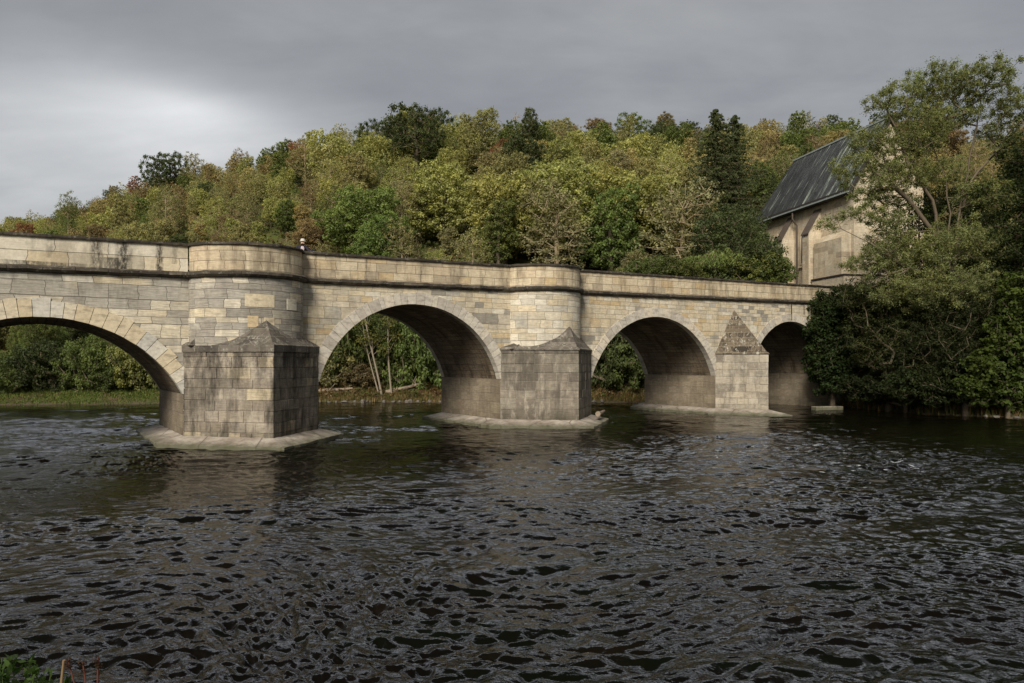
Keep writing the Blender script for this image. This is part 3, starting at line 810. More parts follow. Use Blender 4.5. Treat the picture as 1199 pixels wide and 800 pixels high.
P1 = (ARCH[0]['s1'], ARCH[1]['s0']); P2 = (ARCH[1]['s1'], ARCH[2]['s0']); P3 = (ARCH[2]['s1'], ARCH[3]['s0']); PZ = (-9.3, ARCH[0]['s0'])
c1 = sum(P1) / 2; c2 = sum(P2) / 2; c3 = sum(P3) / 2; cz = sum(PZ) / 2
cutwater(*P1, 2.78, 3.83, (8.6, 1.42, 4.85), (M['cutwater'], M['roofstone']))
cutwater(*P2, 2.55, 3.83, (23.75, 1.36, 5.0), (M['cutwater2'], M['roofstone']), band=False)
cutwater(*P3, 2.6, 3.72, (c3, 0.05, 6.5), (M['cutwater3'], M['roofstone3']), band=False)
cutwater(*PZ, 2.78, 3.83, (cz, 0.5, 4.78), (M['cutwater'], M['roofstone']))
for P in (P1, P2, P3, PZ):
    cutwater(*P, 1.5, 3.5, (sum(P) / 2, 0.05, 4.4), (M['cutwater'], M['roofstone']), side=1)
for k, (P, p) in enumerate(((P1, 2.78), (P2, 2.55), (P3, 2.6), (PZ, 2.78))): apron(*P, p, seed=k)
# rubble and the little gabled stones left on the shoulder of the first and second piers
for (s, w, hh, dy) in ((6.35, .42, .5, .42), (21.55, .8, .42, .5)):
    mb = MB(); y = -dy; z = 3.84
    mb.poly([(s - w, y, z), (s + w, y, z), (s, y, z + hh)]); mb.poly([(s + w, 0, z), (s - w, 0, z), (s, 0, z + hh)])
    mb.poly([(s + w, y, z), (s + w, 0, z), (s, 0, z + hh), (s, y, z + hh)]); mb.poly([(s - w, 0, z), (s - w, y, z), (s, y, z + hh), (s, 0, z + hh)])
    mb.build('shoulder_stone', M['roofstone'], bridge)
# mason's pale repair blocks set into the first bastion
c, r = BAST[0]
for (th, w, z0, z1, tn) in ((1.62, 1.15, 5.35, 5.85, .55), (2.28, .62, 5.3, 5.75, .75), (1.5, .4, 4.55, 5.0, .1), (1.78, .42, 4.5, 4.95, .45)):
    mb = MB(); K = 6; a0 = th - w / r / 2; rr_ = r + 0.014
    for k in range(K):
        t0 = a0 + w / r * k / K; t1 = a0 + w / r * (k + 1) / K
        f = lambda t, z, rq=rr_: (c - rq * math.cos(t), .25 - rq * BP * math.sin(t) , z)
        mb.poly([f(t0, z0), f(t1, z0), f(t1, z1), f(t0, z1)], tone=tn)
        mb.poly([f(t0, z1), f(t1, z1), f(t1, z1, r - .05), f(t0, z1, r - .05)], tone=tn)
        mb.poly([f(t0, z0, r - .05), f(t1, z0, r - .05), f(t1, z0), f(t0, z0)], tone=tn)
    for t in (a0, a0 + w / r): mb.poly([f(t, z0), f(t, z1), f(t, z1, r - .05), f(t, z0, r - .05)], tone=tn)
    mb.build('repair_block', M['ring_old'], bridge)
# tie bar across the crown of the last arch
M['iron'] = simple('rusty_iron', (0.06, 0.04, 0.03))
mb = MB(); mb.box(43.85, 43.9, -.05, -.0, 6.02, 7.15); mb.build('iron_tie', M['iron'], bridge)
mb = MB(); mb.box(45.25, 45.29, -.04, 0, 6.5, 7.2); mb.build('iron_tie', M['iron'], bridge)

# driftwood wedged on the second apron
def branchy(name, a, b, r, mat, label, cat, twigs=3, seed=0, group=None):
    rnd = random.Random(seed); a = Vector(a); b = Vector(b); mb = MB()
    o0 = a.copy(); n = 9; pts = []; L = (b - a).length
    off = Vector((0, 0, 0))
    for i in range(n):
        t = i / (n - 1)
        if 0 < i < n - 1: off = off * .7 + Vector((rnd.uniform(-1, 1), rnd.uniform(-1, 1), rnd.uniform(-1, 1))) * L * .012
        pts.append((b - a) * t + off)
    mb.tube(pts, [r * (1 - .6 * i / (n - 1)) for i in range(n)], 8)
    o = mb.build(name, mat, smooth=True); o.location = o0
    tag(o, label, cat, group)
    for k in range(twigs):
        p = pts[rnd.randint(2, n - 2)]; d = Vector((rnd.uniform(-1, 1), rnd.uniform(-1, 1), rnd.uniform(.1, 1))).normalized() * L * rnd.uniform(.15, .35)
        m2 = MB(); m2.tube([p, p + d * .5 + Vector((0, 0, .05)), p + d], [r * .35, r * .22, r * .1], 6)
        m2.build('branch', mat, o, smooth=True)
    return o
pA, pB = bw(25.3, -1.75, .52), bw(27.1, -.2, .50)
branchy('driftwood_log', pA, pB, .14, M['log'], 'brown driftwood log stranded on the stone apron of the middle pier', 'log', 0, 3)

# ------------------------------------------------------------------ foliage generators
def tubes_np(P0_, P1_, R0, R1, k=5):
    d = P1_ - P0_; L = np.linalg.norm(d, axis=1, keepdims=True); d = d / np.maximum(L, 1e-6)
    ref = np.where(np.abs(d[:, 2:3]) > 0.9, np.array([[1.0, 0, 0]]), np.array([[0, 0, 1.0]]))
    a = np.cross(d, ref); a /= np.linalg.norm(a, axis=1, keepdims=True); b = np.cross(d, a)
    ang = np.arange(k) * 2 * np.pi / k
    ca, sa = np.cos(ang)[None, :, None], np.sin(ang)[None, :, None]
    off = a[:, None, :] * ca + b[:, None, :] * sa
    v0 = P0_[:, None, :] - d[:, None, :] * R0[:, None, None] * .3 + off * R0[:, None, None]
    v1 = P1_[:, None, :] + off * R1[:, None, None]
    V = np.concatenate([v0, v1], 1)            # (n,2k,3)
    n = len(P0_); base = (np.arange(n) * 2 * k)[:, None, None]
    i = np.arange(k); j = (i + 1) % k
    f = np.stack([i, i + k, j + k, j], -1)[None] + base
    return V.reshape(-1, 3), f.reshape(-1, 4)

def grow(trunk, targets, rs, step=0.7, tip=0.02, power=0.5, droop=0.12, jit=0.12, parents=None, first=None):
    """trunk: list of points; targets (n,3). returns segment arrays and node data"""
    nodes = [np.array(p, float) for p in trunk]; par = [-1] + list(range(len(trunk) - 1)) if parents is None else list(parents)
    base = nodes[0]; T = targets[np.argsort(np.linalg.norm(targets - np.array(trunk[-1]), axis=1))]
    NA = np.array(nodes); tipn = []
    first = max(1, int(len(trunk) * .35)) if first is None else first
    for t in T:
        d = np.linalg.norm(NA - t, axis=1)
        pen = np.maximum(0, NA[:, 2] - t[2] + 0.25 * np.hypot(NA[:, 0] - t[0], NA[:, 1] - t[1])) * 0.8
        cost = d + pen; cost[:first] += 1e3
        k = int(np.argmin(cost)); a = NA[k]; L = d[k]
        m = max(1, int(L / step)); prev = k; new = []
        for i in range(1, m + 1):
            f = i / m
            p = a + (t - a) * f; p = p.copy(); p[2] += math.sin(math.pi * f) * L * droop
            if i < m: p += rs.normal(0, jit * min(L, 2) * .35, 3)
            nodes.append(p); par.append(prev); prev = len(nodes) - 1; new.append(p)
        tipn.append(prev)
        NA = np.vstack([NA, new])
    n = len(nodes); cnt = np.zeros(n)
    for i in tipn: cnt[i] += 1
    for i in range(n - 1, 0, -1):
        if par[i] >= 0: cnt[par[i]] += cnt[i]
    cnt = np.maximum(cnt, 1)
    rad = tip * cnt ** power
    par = np.array(par); ch = np.arange(1, n); pa = par[1:]
    return NA[pa], NA[ch], np.minimum(rad[pa], rad[ch] * 1.6), rad[ch], NA

def leaves_np(C, Rad, per, size, rs, aspect=0.6, shell=0.6, flat=0.75, up=0.5, droop=0.0, tone_by_clump=True):
    n = len(C); tot = n * per
    ci = np.repeat(np.arange(n), per)
    d = rs.normal(size=(tot, 3)); d /= np.linalg.norm(d, axis=1, keepdims=True)
    rr = (shell + (1 - shell) * rs.random(tot)) * rs.random(tot) ** 0.25
    r = Rad[ci][:, None] * rr[:, None]
    pos = C[ci] + d * r * np.array([1, 1, flat])
    pos[:, 2] -= droop * Rad[ci] * (rr ** 2)
    nrm = d * 0.7 + rs.normal(size=(tot, 3)) * 0.55 + np.array([0, 0, up])
    nrm /= np.linalg.norm(nrm, axis=1, keepdims=True)
    t = np.cross(nrm, rs.normal(size=(tot, 3))); t /= np.linalg.norm(t, axis=1, keepdims=True)
    if droop: t = t * .5 + np.array([0, 0, -1.0]) * .8; t /= np.linalg.norm(t, axis=1, keepdims=True)
    b = np.cross(nrm, t); b /= np.maximum(np.linalg.norm(b, axis=1, keepdims=True), 1e-6)
    s = size * (0.6 + 0.8 * rs.random(tot))[:, None]
    v = np.stack([pos - t * s, pos + b * s * aspect, pos + t * s, pos - b * s * aspect], 1)
    f = np.arange(tot * 4).reshape(-1, 4)
    ctone = rs.random(n)
    tone = np.clip(0.45 * rs.random(tot) + 0.55 * ctone[ci], 0, 1)
    return v.reshape(-1, 3), f, tone

def crown_points(lobes, spacing, rs, shell=0.45, tries=6000, maxn=400):
    """lobes: list of (cx,cy,cz,rx,ry,rz); points spread in the union with a min distance, denser to the outside"""
    P = np.zeros((0, 3)); lob = np.array(lobes, float)
    vol = lob[:, 3] * lob[:, 4] * lob[:, 5]; pr = vol ** .75 / np.sum(vol ** .75)
    k = rs.choice(len(lob), tries, p=pr)
    d = rs.normal(size=(tries, 3)); d /= np.linalg.norm(d, axis=1, keepdims=True)
    r = shell + (1 - shell) * rs.random(tries) ** 0.6
    r *= 0.74 + 0.5 * rs.random(tries)
    Q = lob[k, :3] + d * r[:, None] * lob[k, 3:]
    out = []
    for q in Q:
        if out:
            dd = np.min(np.sum((np.array(out) - q) ** 2, axis=1))
            if dd < spacing ** 2: continue
        out.append(q)
        if len(out) >= maxn: break
    return np.array(out)

def tree_meshes(name, lobes, trunk, seed, spacing=1.0, per=70, size=0.2, clump=0.8, tip=0.025, aspect=0.6, leafmat=None, barkmat=None, power=0.5,
                maxn=300, flat=0.75, shell=0.45, lshell=0.5, droop=0.0, bdroop=0.12, up=0.5, k=5, step=0.7, bare=0.0):
    rs = np.random.default_rng(seed)
    T = crown_points(lobes, spacing, rs, shell, maxn=maxn)
    A, B, r0, r1, N = grow(trunk, T, rs, step, tip, power, bdroop)
    Vt, Ft = tubes_np(A, B, r0, r1, k)
    tm = np_mesh(name + '_trunk', Vt, Ft, barkmat or M['bark'], smooth=True)
    sel = T if bare <= 0 else T[rs.random(len(T)) > bare]
    if len(sel) == 0: return tm, None, None
    Rd = clump * (0.7 + 0.6 * rs.random(len(sel)))
    V, Fc, tone = leaves_np(sel, Rd, per, size, rs, aspect, lshell, flat, up, droop)
    cm = np_mesh(name + '_crown', V, Fc, leafmat or M['leaf'], fattr={'tone': tone})
    return tm, cm, (V, Fc, tone)

def trunk_line(h, rs, lean=0.03, n=8, dx=0.0):
    p = np.array([0.0, 0, -0.6]); out = [p.copy()]
    for i in range(n):
        p = p + np.array([rs.normal(0, lean) * h / n + dx * h / n, rs.normal(0, lean) * h / n, (h + .6) / n]); out.append(p.copy())
    return out

# ---- prototypes, about 10 m tall
PROTO = {}
def proto(key, lobes, th, seed, **kw):
    rs = np.random.default_rng(seed)
    PROTO[key] = tree_meshes(key, lobes, trunk_line(th, rs), seed, **kw)
def rand_lobes(rs, n, w, h0, h1, r):
    L = [(0, 0, (h0 + h1) / 2, w * .72, w * .72, (h1 - h0) * .42)]
    for i in range(n):
        a = rs.random() * 6.283; z = h0 + (h1 - h0) * (0.15 + .75 * rs.random()); f = 1 - abs((z - h0) / (h1 - h0) - .45) * .9
        L.append((math.cos(a) * w * f * .62, math.sin(a) * w * f * .62, z, r * rs.uniform(.7, 1.2), r * rs.uniform(.7, 1.2), r * rs.uniform(.55, .9)))
    return L
rs0 = np.random.default_rng(101)
BROAD = []
for i in range(4):
    proto(f'broad{i}', rand_lobes(rs0, 8, 4.2, 1.6, 9.6, 2.0), 6.5, 200 + i, spacing=.8, per=100, size=0.12, clump=0.78, maxn=260, lshell=.1)
    BROAD.append(f'broad{i}')
TALL = []
for i in range(3):
    proto(f'tall{i}', rand_lobes(rs0, 7, 2.6, 2.0, 10.4, 1.5), 8, 220 + i, spacing=.75, per=90, size=0.115, clump=0.66, maxn=210, lshell=.1)
    TALL.append(f'tall{i}')
THIN = []
for i in range(3):
    proto(f'thin{i}', rand_lobes(rs0, 9, 3.3, 1.5, 10, 1.6), 7.5, 240 + i, spacing=.85, per=44, size=0.1, clump=0.8, maxn=220, tip=.018, barkmat=M['bark_tan'], bare=.15, lshell=.1)
    THIN.append(f'thin{i}')
BUSH = []
for i in range(3):
    proto(f'bush{i}', [(0, 0, 1.2, 2.0, 2.0, 1.4), (1.1, .4, 1.6, 1.3, 1.3, 1.0), (-1.0, .3, 1.5, 1.2, 1.2, 1.1), (.2, -.9, 1.3, 1.3, 1.2, 1.1)], 1.0, 260 + i, spacing=.5, per=100, size=.075, clump=.48, maxn=130)
    BUSH.append(f'bush{i}')
NEARB = []   # finer trees for the far bank seen through the arches
for i in range(3):
    proto(f'near{i}', rand_lobes(rs0, 9, 3.6, 0.4, 9.4, 1.7), 6.5, 280 + i, spacing=.75, per=100, size=.09, clump=.66, maxn=300)
    NEARB.append(f'near{i}')
proto('oak', rand_lobes(rs0, 12, 4.4, 3.0, 10, 1.5), 6.5, 300, spacing=1.15, per=80, size=.13, clump=.78, maxn=110, lshell=.2, tip=.03)
proto('snag', rand_lobes(rs0, 6, 1.6, 3, 10, .8), 9, 310, spacing=.8, bare=1.1, tip=.03, maxn=50, barkmat=M['bark_tan'])
def conifer(key, H, seed, rad):
    rs = np.random.default_rng(seed); C = []; Rd = []; A = []; B = []
    z = 1.2
    while z < H:
        f = 1 - z / H; L = rad * (f ** .85) * rs.uniform(.8, 1.12) + .06; nb = int(6 + 8 * f)
        for k in range(nb):
            a = rs.random() * 6.283; l = L * rs.uniform(.65, 1.15)
            A.append((0, 0, z)); B.append((math.cos(a) * l, math.sin(a) * l, z - .3 * l))
            m = max(1, int(l / .38))
            for q in range(m + 1):
                g = (q + .4) / (m + .4)
                C.append((math.cos(a) * l * g, math.sin(a) * l * g, z - .3 * l * g)); Rd.append(min(.4, .12 + .34 * L) * (1.1 - .5 * g))
        z += .34 if f > .12 else .2
    C = np.array(C); Rd = np.array(Rd)
    V, Fc, tone = leaves_np(C, Rd, 16, .105, rs, .3, .1, .45, .3, .7)
    cm = np_mesh(key + '_crown', V, Fc, M['leaf'], fattr={'tone': tone})
    A = np.array(A + [(0, 0, z_) for z_ in np.linspace(-.6, H * .98, 8)[:-1]]); B = np.array(B + [(0, 0, z_) for z_ in np.linspace(-.6, H * .98, 8)[1:]])
    n1 = len(A) - 7
    r0 = np.concatenate([np.full(n1, .04), np.linspace(.28, .05, 7)]); r1 = np.concatenate([np.full(n1, .015), np.linspace(.25, .02, 7)])
    Vt, Ft = tubes_np(A, B, r0, r1, 5)
    PROTO[key] = (np_mesh(key + '_trunk', Vt, Ft, M['bark_dark'], smooth=True), cm, (V, Fc, tone))
conifer('spruce', 16, 400, 4.2)

COLS = {'yellow-green': (0.34, 0.34, 0.125), 'olive': (0.29, 0.275, 0.125), 'golden': (0.37, 0.31, 0.145), 'brownish': (0.25, 0.195, 0.105),
        'rust-red': (0.26, 0.12, 0.065), 'dark green': (0.08, 0.10, 0.042), 'mid-green': (0.15, 0.185, 0.06), 'bright green': (0.18, 0.235, 0.075),
        'pale khaki': (0.27, 0.25, 0.135)}
_made = {}
def place_tree(key, x, y, scale, colour, label, cat='tree', group=None, name=None, sz=1.0, z=None, rot=None, jitter=.12, tilt=0.0):
    nm = name or {'spruce': 'spruce_tree', 'snag': 'dead_tree'}.get(key, 'bush' if key.startswith('bush') else 'broadleaf_tree')
    tm, cm, _ = PROTO[key]
    root = empty(nm, (x, y, gz(x, y) - .1 if z is None else z), random.uniform(0, 6.283) if rot is None else rot)
    root.rotation_euler.x = tilt
    root.scale = (scale, scale, scale * sz)
    tag(root, label, cat, group)
    if key not in _made:
        t = bpy.data.objects.new('trunk', tm); c = bpy.data.objects.new('crown', cm) if cm else None
        _made[key] = (t, c); first = True
    else:
        t0, c0 = _made[key]; t = t0.copy(); c = c0.copy() if c0 else None
    link(t, root)
    if c:
        link(c, root)
        cc = COLS[colour] if isinstance(colour, str) else colour
        j = 1 + random.uniform(-jitter, jitter)
        if y < 64 and isinstance(colour, str): j *= .7
        c.color = (min(1, cc[0] * j * (1 + random.uniform(-.06, .06))), cc[1] * j, cc[2] * j, 1)
    return root

# ---- solve where a tree of given height stands so its top shows at (px, py)
def stand(px, py, h, y0=66, y1=230):
    ys = np.arange(y0, y1, 1.0); xs = (px - CX) / F * ys
    need = CAMZ + (HY - py) / F * ys
    gap = ground(xs, ys) + h - need
    i = int(np.argmax(gap >= 0)) if np.any(gap >= 0) else int(np.argmax(gap))
    return float(xs[i]), float(ys[i])
taken = []
def feature(key, px, py, h, colour, label, name=None, proto_h=10.0, y0=66, cat='tree', sx=1.0, group=None):
    x, y = stand(px, py, h, y0); h = max(3.0, CAMZ + (HY - py) / F * y - gz(x, y)); taken.append((x, y, h * .28))
    sc = h / proto_h
    return place_tree(key, x, y, sc * sx, colour, label, cat, name=name, sz=1 / sx, group=group)
feature('oak', 487, 121, 13, 'dark green', 'tallest dark green oak-like tree of the clump on the ridge', name='oak_tree', sx=.95)
feature('oak', 437, 139, 10.5, 'dark green', 'dark green tree at the left end of the ridge-top clump', name='oak_tree', sx=.9)
feature('oak', 513, 126, 11.5, 'dark green', 'dark green tree at the right end of the ridge-top clump', name='oak_tree', sx=.8)
feature('tall1', 460, 140, 10, 'dark green', 'narrow dark tree between the two largest ridge-top oaks', sx=.9)
feature('tall0', 568, 130, 10, 'olive', 'upright olive tree rising from the ridge just right of the dark clump')
feature('tall2', 620, 127, 10, 'dark green', 'slender dark tree poking highest above the ridge beside a bare snag', sx=.75)
feature('snag', 604, 128, 9, 'olive', 'leafless bare tree standing on the ridge beside a slender dark tree', sx=.8)
feature('oak', 742, 133, 10, 'mid-green', 'round green tree on the ridge left of the two spruces', name='oak_tree')
feature('tall1', 780, 133, 9, 'brownish', 'brown-leaved tree on the ridge just left of the spruces')
feature('broad1', 700, 141, 8.5, 'brownish', 'low brownish tree on the ridge above the middle of the bridge')
feature('broad2', 660, 137, 9, 'olive', 'olive tree on the ridge right of the bare snag')
feature('broad0', 597, 158, 8.5, 'rust-red', 'rust-red tree standing out near the top of the hill', sx=.9)
feature('broad3', 578, 172, 7, 'rust-red', 'smaller rust-red tree just below the large rust one', sx=.8)
feature('broad3', 612, 157, 11, 'dark green', 'dark green tree overlapping the rust-red tree near the hilltop')
feature('spruce', 838, 127, 21, 'dark green', 'taller pointed dark spruce on the hill left of the church', proto_h=16, sx=1.6, y0=80)
feature('spruce', 861, 134, 20, 'dark green', 'slightly shorter dark spruce right beside the tallest one', proto_h=16, sx=1.55, y0=84)
feature('spruce', 905, 200, 12, 'dark green', 'small dark spruce low between the tall spruces and the church', proto_h=16, sx=1.2, y0=94)
feature('oak', 205, 177, 10, 'dark green', 'dark feathery tree standing above the left slope skyline', name='oak_tree', sx=.9)
feature('oak', 186, 182, 9, 'dark green', 'smaller dark feathery tree left of its taller twin on the left skyline', name='oak_tree', sx=.8)
feature('thin1', 228, 182, 9, 'olive', 'thin-crowned olive tree on the left skyline right of the dark feathery pair')
feature('thin0', 358, 155, 11, 'olive', 'wispy tall tree standing above the middle of the left skyline', sx=.8)
feature('tall0', 330, 168, 9, 'mid-green', 'green tree on the skyline just left of the wispy tall one')
feature('thin2', 283, 174, 8, 'brownish', 'small wispy brown tree on the left skyline')
feature('thin0', 80, 222, 6, 'mid-green', 'tiny lone sapling breaking the far left skyline', sx=.7)
feature('broad0', 425, 212, 11.5, 'bright green', 'large bright green tree on the lower slope behind the first bastion')
feature('broad2', 520, 182, 12, 'yellow-green', 'broad yellow-green tree high on the slope under the ridge-top clump')
feature('broad1', 445, 250, 9, 'bright green', 'bright green tree just above the parapet right of the first bastion')
feature('broad1', 715, 218, 12, 'bright green', 'bright fresh-green tree above the second bastion', sx=.85)
feature('broad3', 640, 188, 13, 'yellow-green', 'large yellow-green tree crowning the slope above the second bastion, left of centre', sx=1.1)
feature('broad2', 690, 190, 13, 'yellow-green', 'large yellow-green tree crowning the slope directly above the second bastion', sx=1.1)
feature('broad0', 740, 196, 13, 'yellow-green', 'large yellow-green tree whose shaded side hangs over dark undergrowth', sx=1.1)
feature('broad1', 590, 206, 11, 'yellow-green', 'spreading yellow-green tree left of the large pale trees', sx=1.1)
feature('thin1', 652, 216, 13, 'pale khaki', 'half-bare tree with pale twigs in front of the yellow-green trees', y0=64)
feature('thin2', 800, 205, 15, 'pale khaki', 'half-bare pale twiggy tree below the spruces', y0=64)
feature('thin0', 822, 232, 12, 'golden', 'thin golden-leaved tree at the foot of the spruces', y0=64)
feature('near0', 862, 236, 12, 'dark green', 'dark green tree between the twiggy tree and the church', y0=64)
feature('broad3', 940, 195, 11, 'mid-green', 'mid-green tree behind the left end of the church roof', y0=92)

# ---- the rest of the wooded hill
cand = []
rsH = np.random.default_rng(55)
yy = 63.0
while yy < 232:
    sp = 4.9 + (yy - 60) * 0.008
    xx = -0.82 * yy - 3
    while xx < 0.86 * yy:
        spx = sp * (.8 if xx < -.25 * yy else 1.0)
        x = xx + rsH.uniform(-.42, .42) * sp; y = yy + rsH.uniform(-.42, .42) * sp
        cand.append((x, y)); xx += spx
    yy += sp * 0.92
cand = np.array(cand); D = shore(cand[:, 0], cand[:, 1]); G = ground(cand[:, 0], cand[:, 1])
PXs = CX + F * cand[:, 0] / cand[:, 1]; YRs = np.interp(PXs, RP, RYR); TT = np.clip((D - 9) / (YRs - 66), 0, 2)
ok = (D > np.where(cand[:, 0] < -15, 4.3, 6.5)) & (TT < 1.12)
# keep the church, its terrace and the road clear
ok &= ~((cand[:, 0] > 17) & (cand[:, 0] < 50) & (cand[:, 1] < 90) & (PXs > 850))
ok &= ~((PXs > 1110) & (TT > .5))
for x, y, r in taken: ok &= np.hypot(cand[:, 0] - x, cand[:, 1] - y) > r
cand, G, PXs, TT, D = cand[ok], G[ok], PXs[ok], TT[ok], D[ok]
order = np.argsort(cand[:, 1])
def pick(px, t, rnd):
    """colour and crown for a place on the hill"""
    r = rnd.random()
    if t < 0.09: c = ('mid-green' if r < .5 else 'dark green' if r < .7 else 'bright green' if r < .85 else 'olive')
    elif px < 380:
        c = 'golden' if r < .15 else 'olive' if r < .42 else 'yellow-green' if r < .62 else 'brownish' if r < .82 else 'rust-red' if r < .86 else 'mid-green' if r < .95 else 'dark green'
    elif t > .72: c = 'brownish' if r < .28 else 'olive' if r < .55 else 'mid-green' if r < .68 else 'golden' if r < .78 else 'rust-red' if r < .86 else 'dark green'
    elif px > 820: c = 'olive' if r < .3 else 'brownish' if r < .5 else 'mid-green' if r < .8 else 'golden'
    else: c = 'yellow-green' if r < .5 else 'olive' if r < .7 else 'mid-green' if r < .85 else 'pale khaki' if r < .93 else 'golden'
    q = rnd.random()
    if px < 400 or t > .8: q = .25 + .75 * q
    if t < 0.09: k = NEARB[rnd.randrange(3)]
    elif q < .36: k = BROAD[rnd.randrange(4)]
    elif q < .64: k = TALL[rnd.randrange(3)]
    else: k = THIN[rnd.randrange(3)]
    return c, k
def where(px, t):
    v = 'on the skyline' if t > .88 else 'high on the slope' if t > .6 else 'halfway up the slope' if t > .33 else 'low on the slope' if t > .09 else 'on the far river bank'
    if px < 120: h = 'at the far left edge'
    elif px < 225: h = 'above the left arch'
    elif px < 360: h = 'above the first round bastion'
    elif px < 480: h = 'over the middle arch, left half'
    elif px < 600: h = 'over the middle arch, right half'
    elif px < 690: h = 'above the second round bastion'
    elif px < 840: h = 'above the third arch'
    elif px < 930: h = 'left of the church'
    else: h = 'behind the church'
    return v + ' ' + h
shape_word = {'b': 'broad', 't': 'tall narrow', 'n': 'dense', 'th': 'thin-crowned'}
mass_V, mass_F, mass_T, mass_C = [], [], [], []; vb = 0; nplaced = 0
rnd = random.Random(9)
for oi in order:
    x, y = cand[oi]; px = PXs[oi]; t = TT[oi]
    c, k = pick(px, t, rnd)
    sc = rnd.uniform(.5, .92) * (1.0 if t < .8 else .9) * (1.0 if 380 < px < 850 and .2 < t < .8 else .76 if px < 400 else .86)
    if px < 120: sc *= .85
    if t < .09: sc *= .9
    szz = rnd.uniform(.85, 1.3) * (1.12 if t > .8 else 1.0)
    if nplaced < 255 and -60 < px < 1260:
        w = shape_word['th' if k.startswith('th') else k[0]]
        place_tree(k, x, y, sc, c, f'{w} {c} tree {where(px, t)}', 'tree', 'trees of the wooded hillside', sz=rnd.uniform(.85, 1.25), z=float(G[oi]) - .1)
        nplaced += 1
    else:
        _, _, (V, Fc, tone) = PROTO[k]
        a = rnd.uniform(0, 6.283); ca, sa = math.cos(a), math.sin(a)
        keep = np.arange(len(Fc))[rnd.randrange(4)::4]
        q4 = V.reshape(-1, 4, 3)[keep]; ctr = q4.mean(1, keepdims=True); Vv = (ctr + (q4 - ctr) * 1.6).reshape(-1, 3)
        W = np.stack([(Vv[:, 0] * ca - Vv[:, 1] * sa) * sc + x, (Vv[:, 0] * sa + Vv[:, 1] * ca) * sc + y, Vv[:, 2] * sc * szz + G[oi] - .1], -1)
        mass_V.append(W); n_ = len(keep); mass_F.append(np.arange(n_ * 4).reshape(-1, 4) + vb); vb += n_ * 4
        mass_T.append(tone[keep]); mass_C.append(np.tile(np.array(COLS[c]) * rnd.uniform(.85, 1.15), (n_, 1)))
print('hill trees', nplaced, 'mass', len(mass_V), 'cand', len(cand))
if mass_V:
    me = np_mesh('distant_woodland', np.concatenate(mass_V), np.concatenate(mass_F), M['leaf_attr'], fattr={'tone': np.concatenate(mass_T)}, fcol=np.concatenate(mass_C))
    tag(link(bpy.data.objects.new('distant_woodland', me)), 'distant autumn woodland covering the top of the hill', 'woodland', kind='stuff')

# undergrowth over the hill floor
def scatter_cover(name, pts, size, per, rad, colours, label, cat, aspect=.6, seed=1, up=.3, flat=.6):
    rs = np.random.default_rng(seed)
    C = np.stack([pts[:, 0], pts[:, 1], ground(pts[:, 0], pts[:, 1]) + rad * .35], -1)
    V, Fc, tone = leaves_np(C, np.full(len(C), rad) * rs.uniform(.6, 1.3, len(C)), per, size, rs, aspect, .3, flat, up)
    cc = np.array(colours)[rs.integers(0, len(colours), len(C))]
    me = np_mesh(name, V, Fc, M['leaf_attr'], fattr={'tone': tone}, fcol=np.repeat(cc, per, axis=0))
    return tag(link(bpy.data.objects.new(name, me)), label, cat, kind='stuff')
rs = np.random.default_rng(77)
q = rs.random((9000, 2)); yv = 60 + 165 * q[:, 0] ** 1.3; xv = (q[:, 1] * 1.7 - .83) * yv
d = shore(xv, yv); m = (d > 4) & ~((xv > 20) & (xv < 50) & (yv < 84) & (xv / yv > .33))
pts = np.stack([xv, yv], -1)[m]
scatter_cover('undergrowth', pts, .22, 18, 1.3, [(0.08, .09, .03), (.05, .06, .02), (.13, .11, .045), (.1, .07, .035)], 'dark tangled undergrowth between the hillside trees', 'undergrowth', seed=3)
# grass on the far bank and the right bank
def bank_pts(n, x0, x1, y0, y1, dlo, dhi, seed):
    rs = np.random.default_rng(seed); x = rs.uniform(x0, x1, n); y = rs.uniform(y0, y1, n); d = shore(x, y)
    m = (d > dlo) & (d < dhi); return np.stack([x, y], -1)[m]
def grass(name, pts, h, w, colours, label, blades=7, seed=4, spread=.25):
    rs = np.random.default_rng(seed); n = len(pts); tot = n * blades; ci = np.repeat(np.arange(n), blades)
    b = np.stack([pts[ci, 0], pts[ci, 1], np.zeros(tot)], -1); b[:, :2] += rs.normal(0, spread, (tot, 2))
    b[:, 2] = ground(b[:, 0], b[:, 1]) - .03
    a = rs.random(tot) * 6.283; hh = h * rs.uniform(.5, 1.3, tot)
    side = np.stack([np.cos(a), np.sin(a), np.zeros(tot)], -1) * w; lean = np.stack([-np.sin(a), np.cos(a), np.zeros(tot)], -1) * (hh * rs.uniform(.1, .7, tot))[:, None]
    tip = b + lean + np.array([0, 0, 1.0]) * hh[:, None]; mid = b + lean * .35 + np.array([0, 0, .6]) * hh[:, None]
    V = np.stack([b - side, b + side, mid + side * .8, mid - side * .8, tip + side * .1, tip - side * .1], 1).reshape(-1, 3)
    base = (np.arange(tot) * 6)[:, None]
    Fc = np.concatenate([base + np.array([[0, 1, 2, 3]]), base + np.array([[3, 2, 4, 5]])])
    cc = np.array(colours)[rs.integers(0, len(colours), tot)]; tone = rs.random(tot)
    me = np_mesh(name, V, Fc, M['leaf_attr'], fattr={'tone': np.concatenate([tone, tone])}, fcol=np.concatenate([cc, cc]))
    return tag(link(bpy.data.objects.new(name, me)), label, 'grass', kind='stuff')
p = bank_pts(30000, -60, 22, 52, 66, .25, 5, 5)
GR = [(.11, .15, .035), (.08, .12, .03), (.15, .155, .05)]
BR = [(.22, .16, .08), (.16, .1, .05), (.2, .17, .07), (.09, .1, .03)]
grass('bank_grass', p[p[:, 0] < -17], .16, .03, GR, 'short green grass strip along the far bank under the left arch', 5)
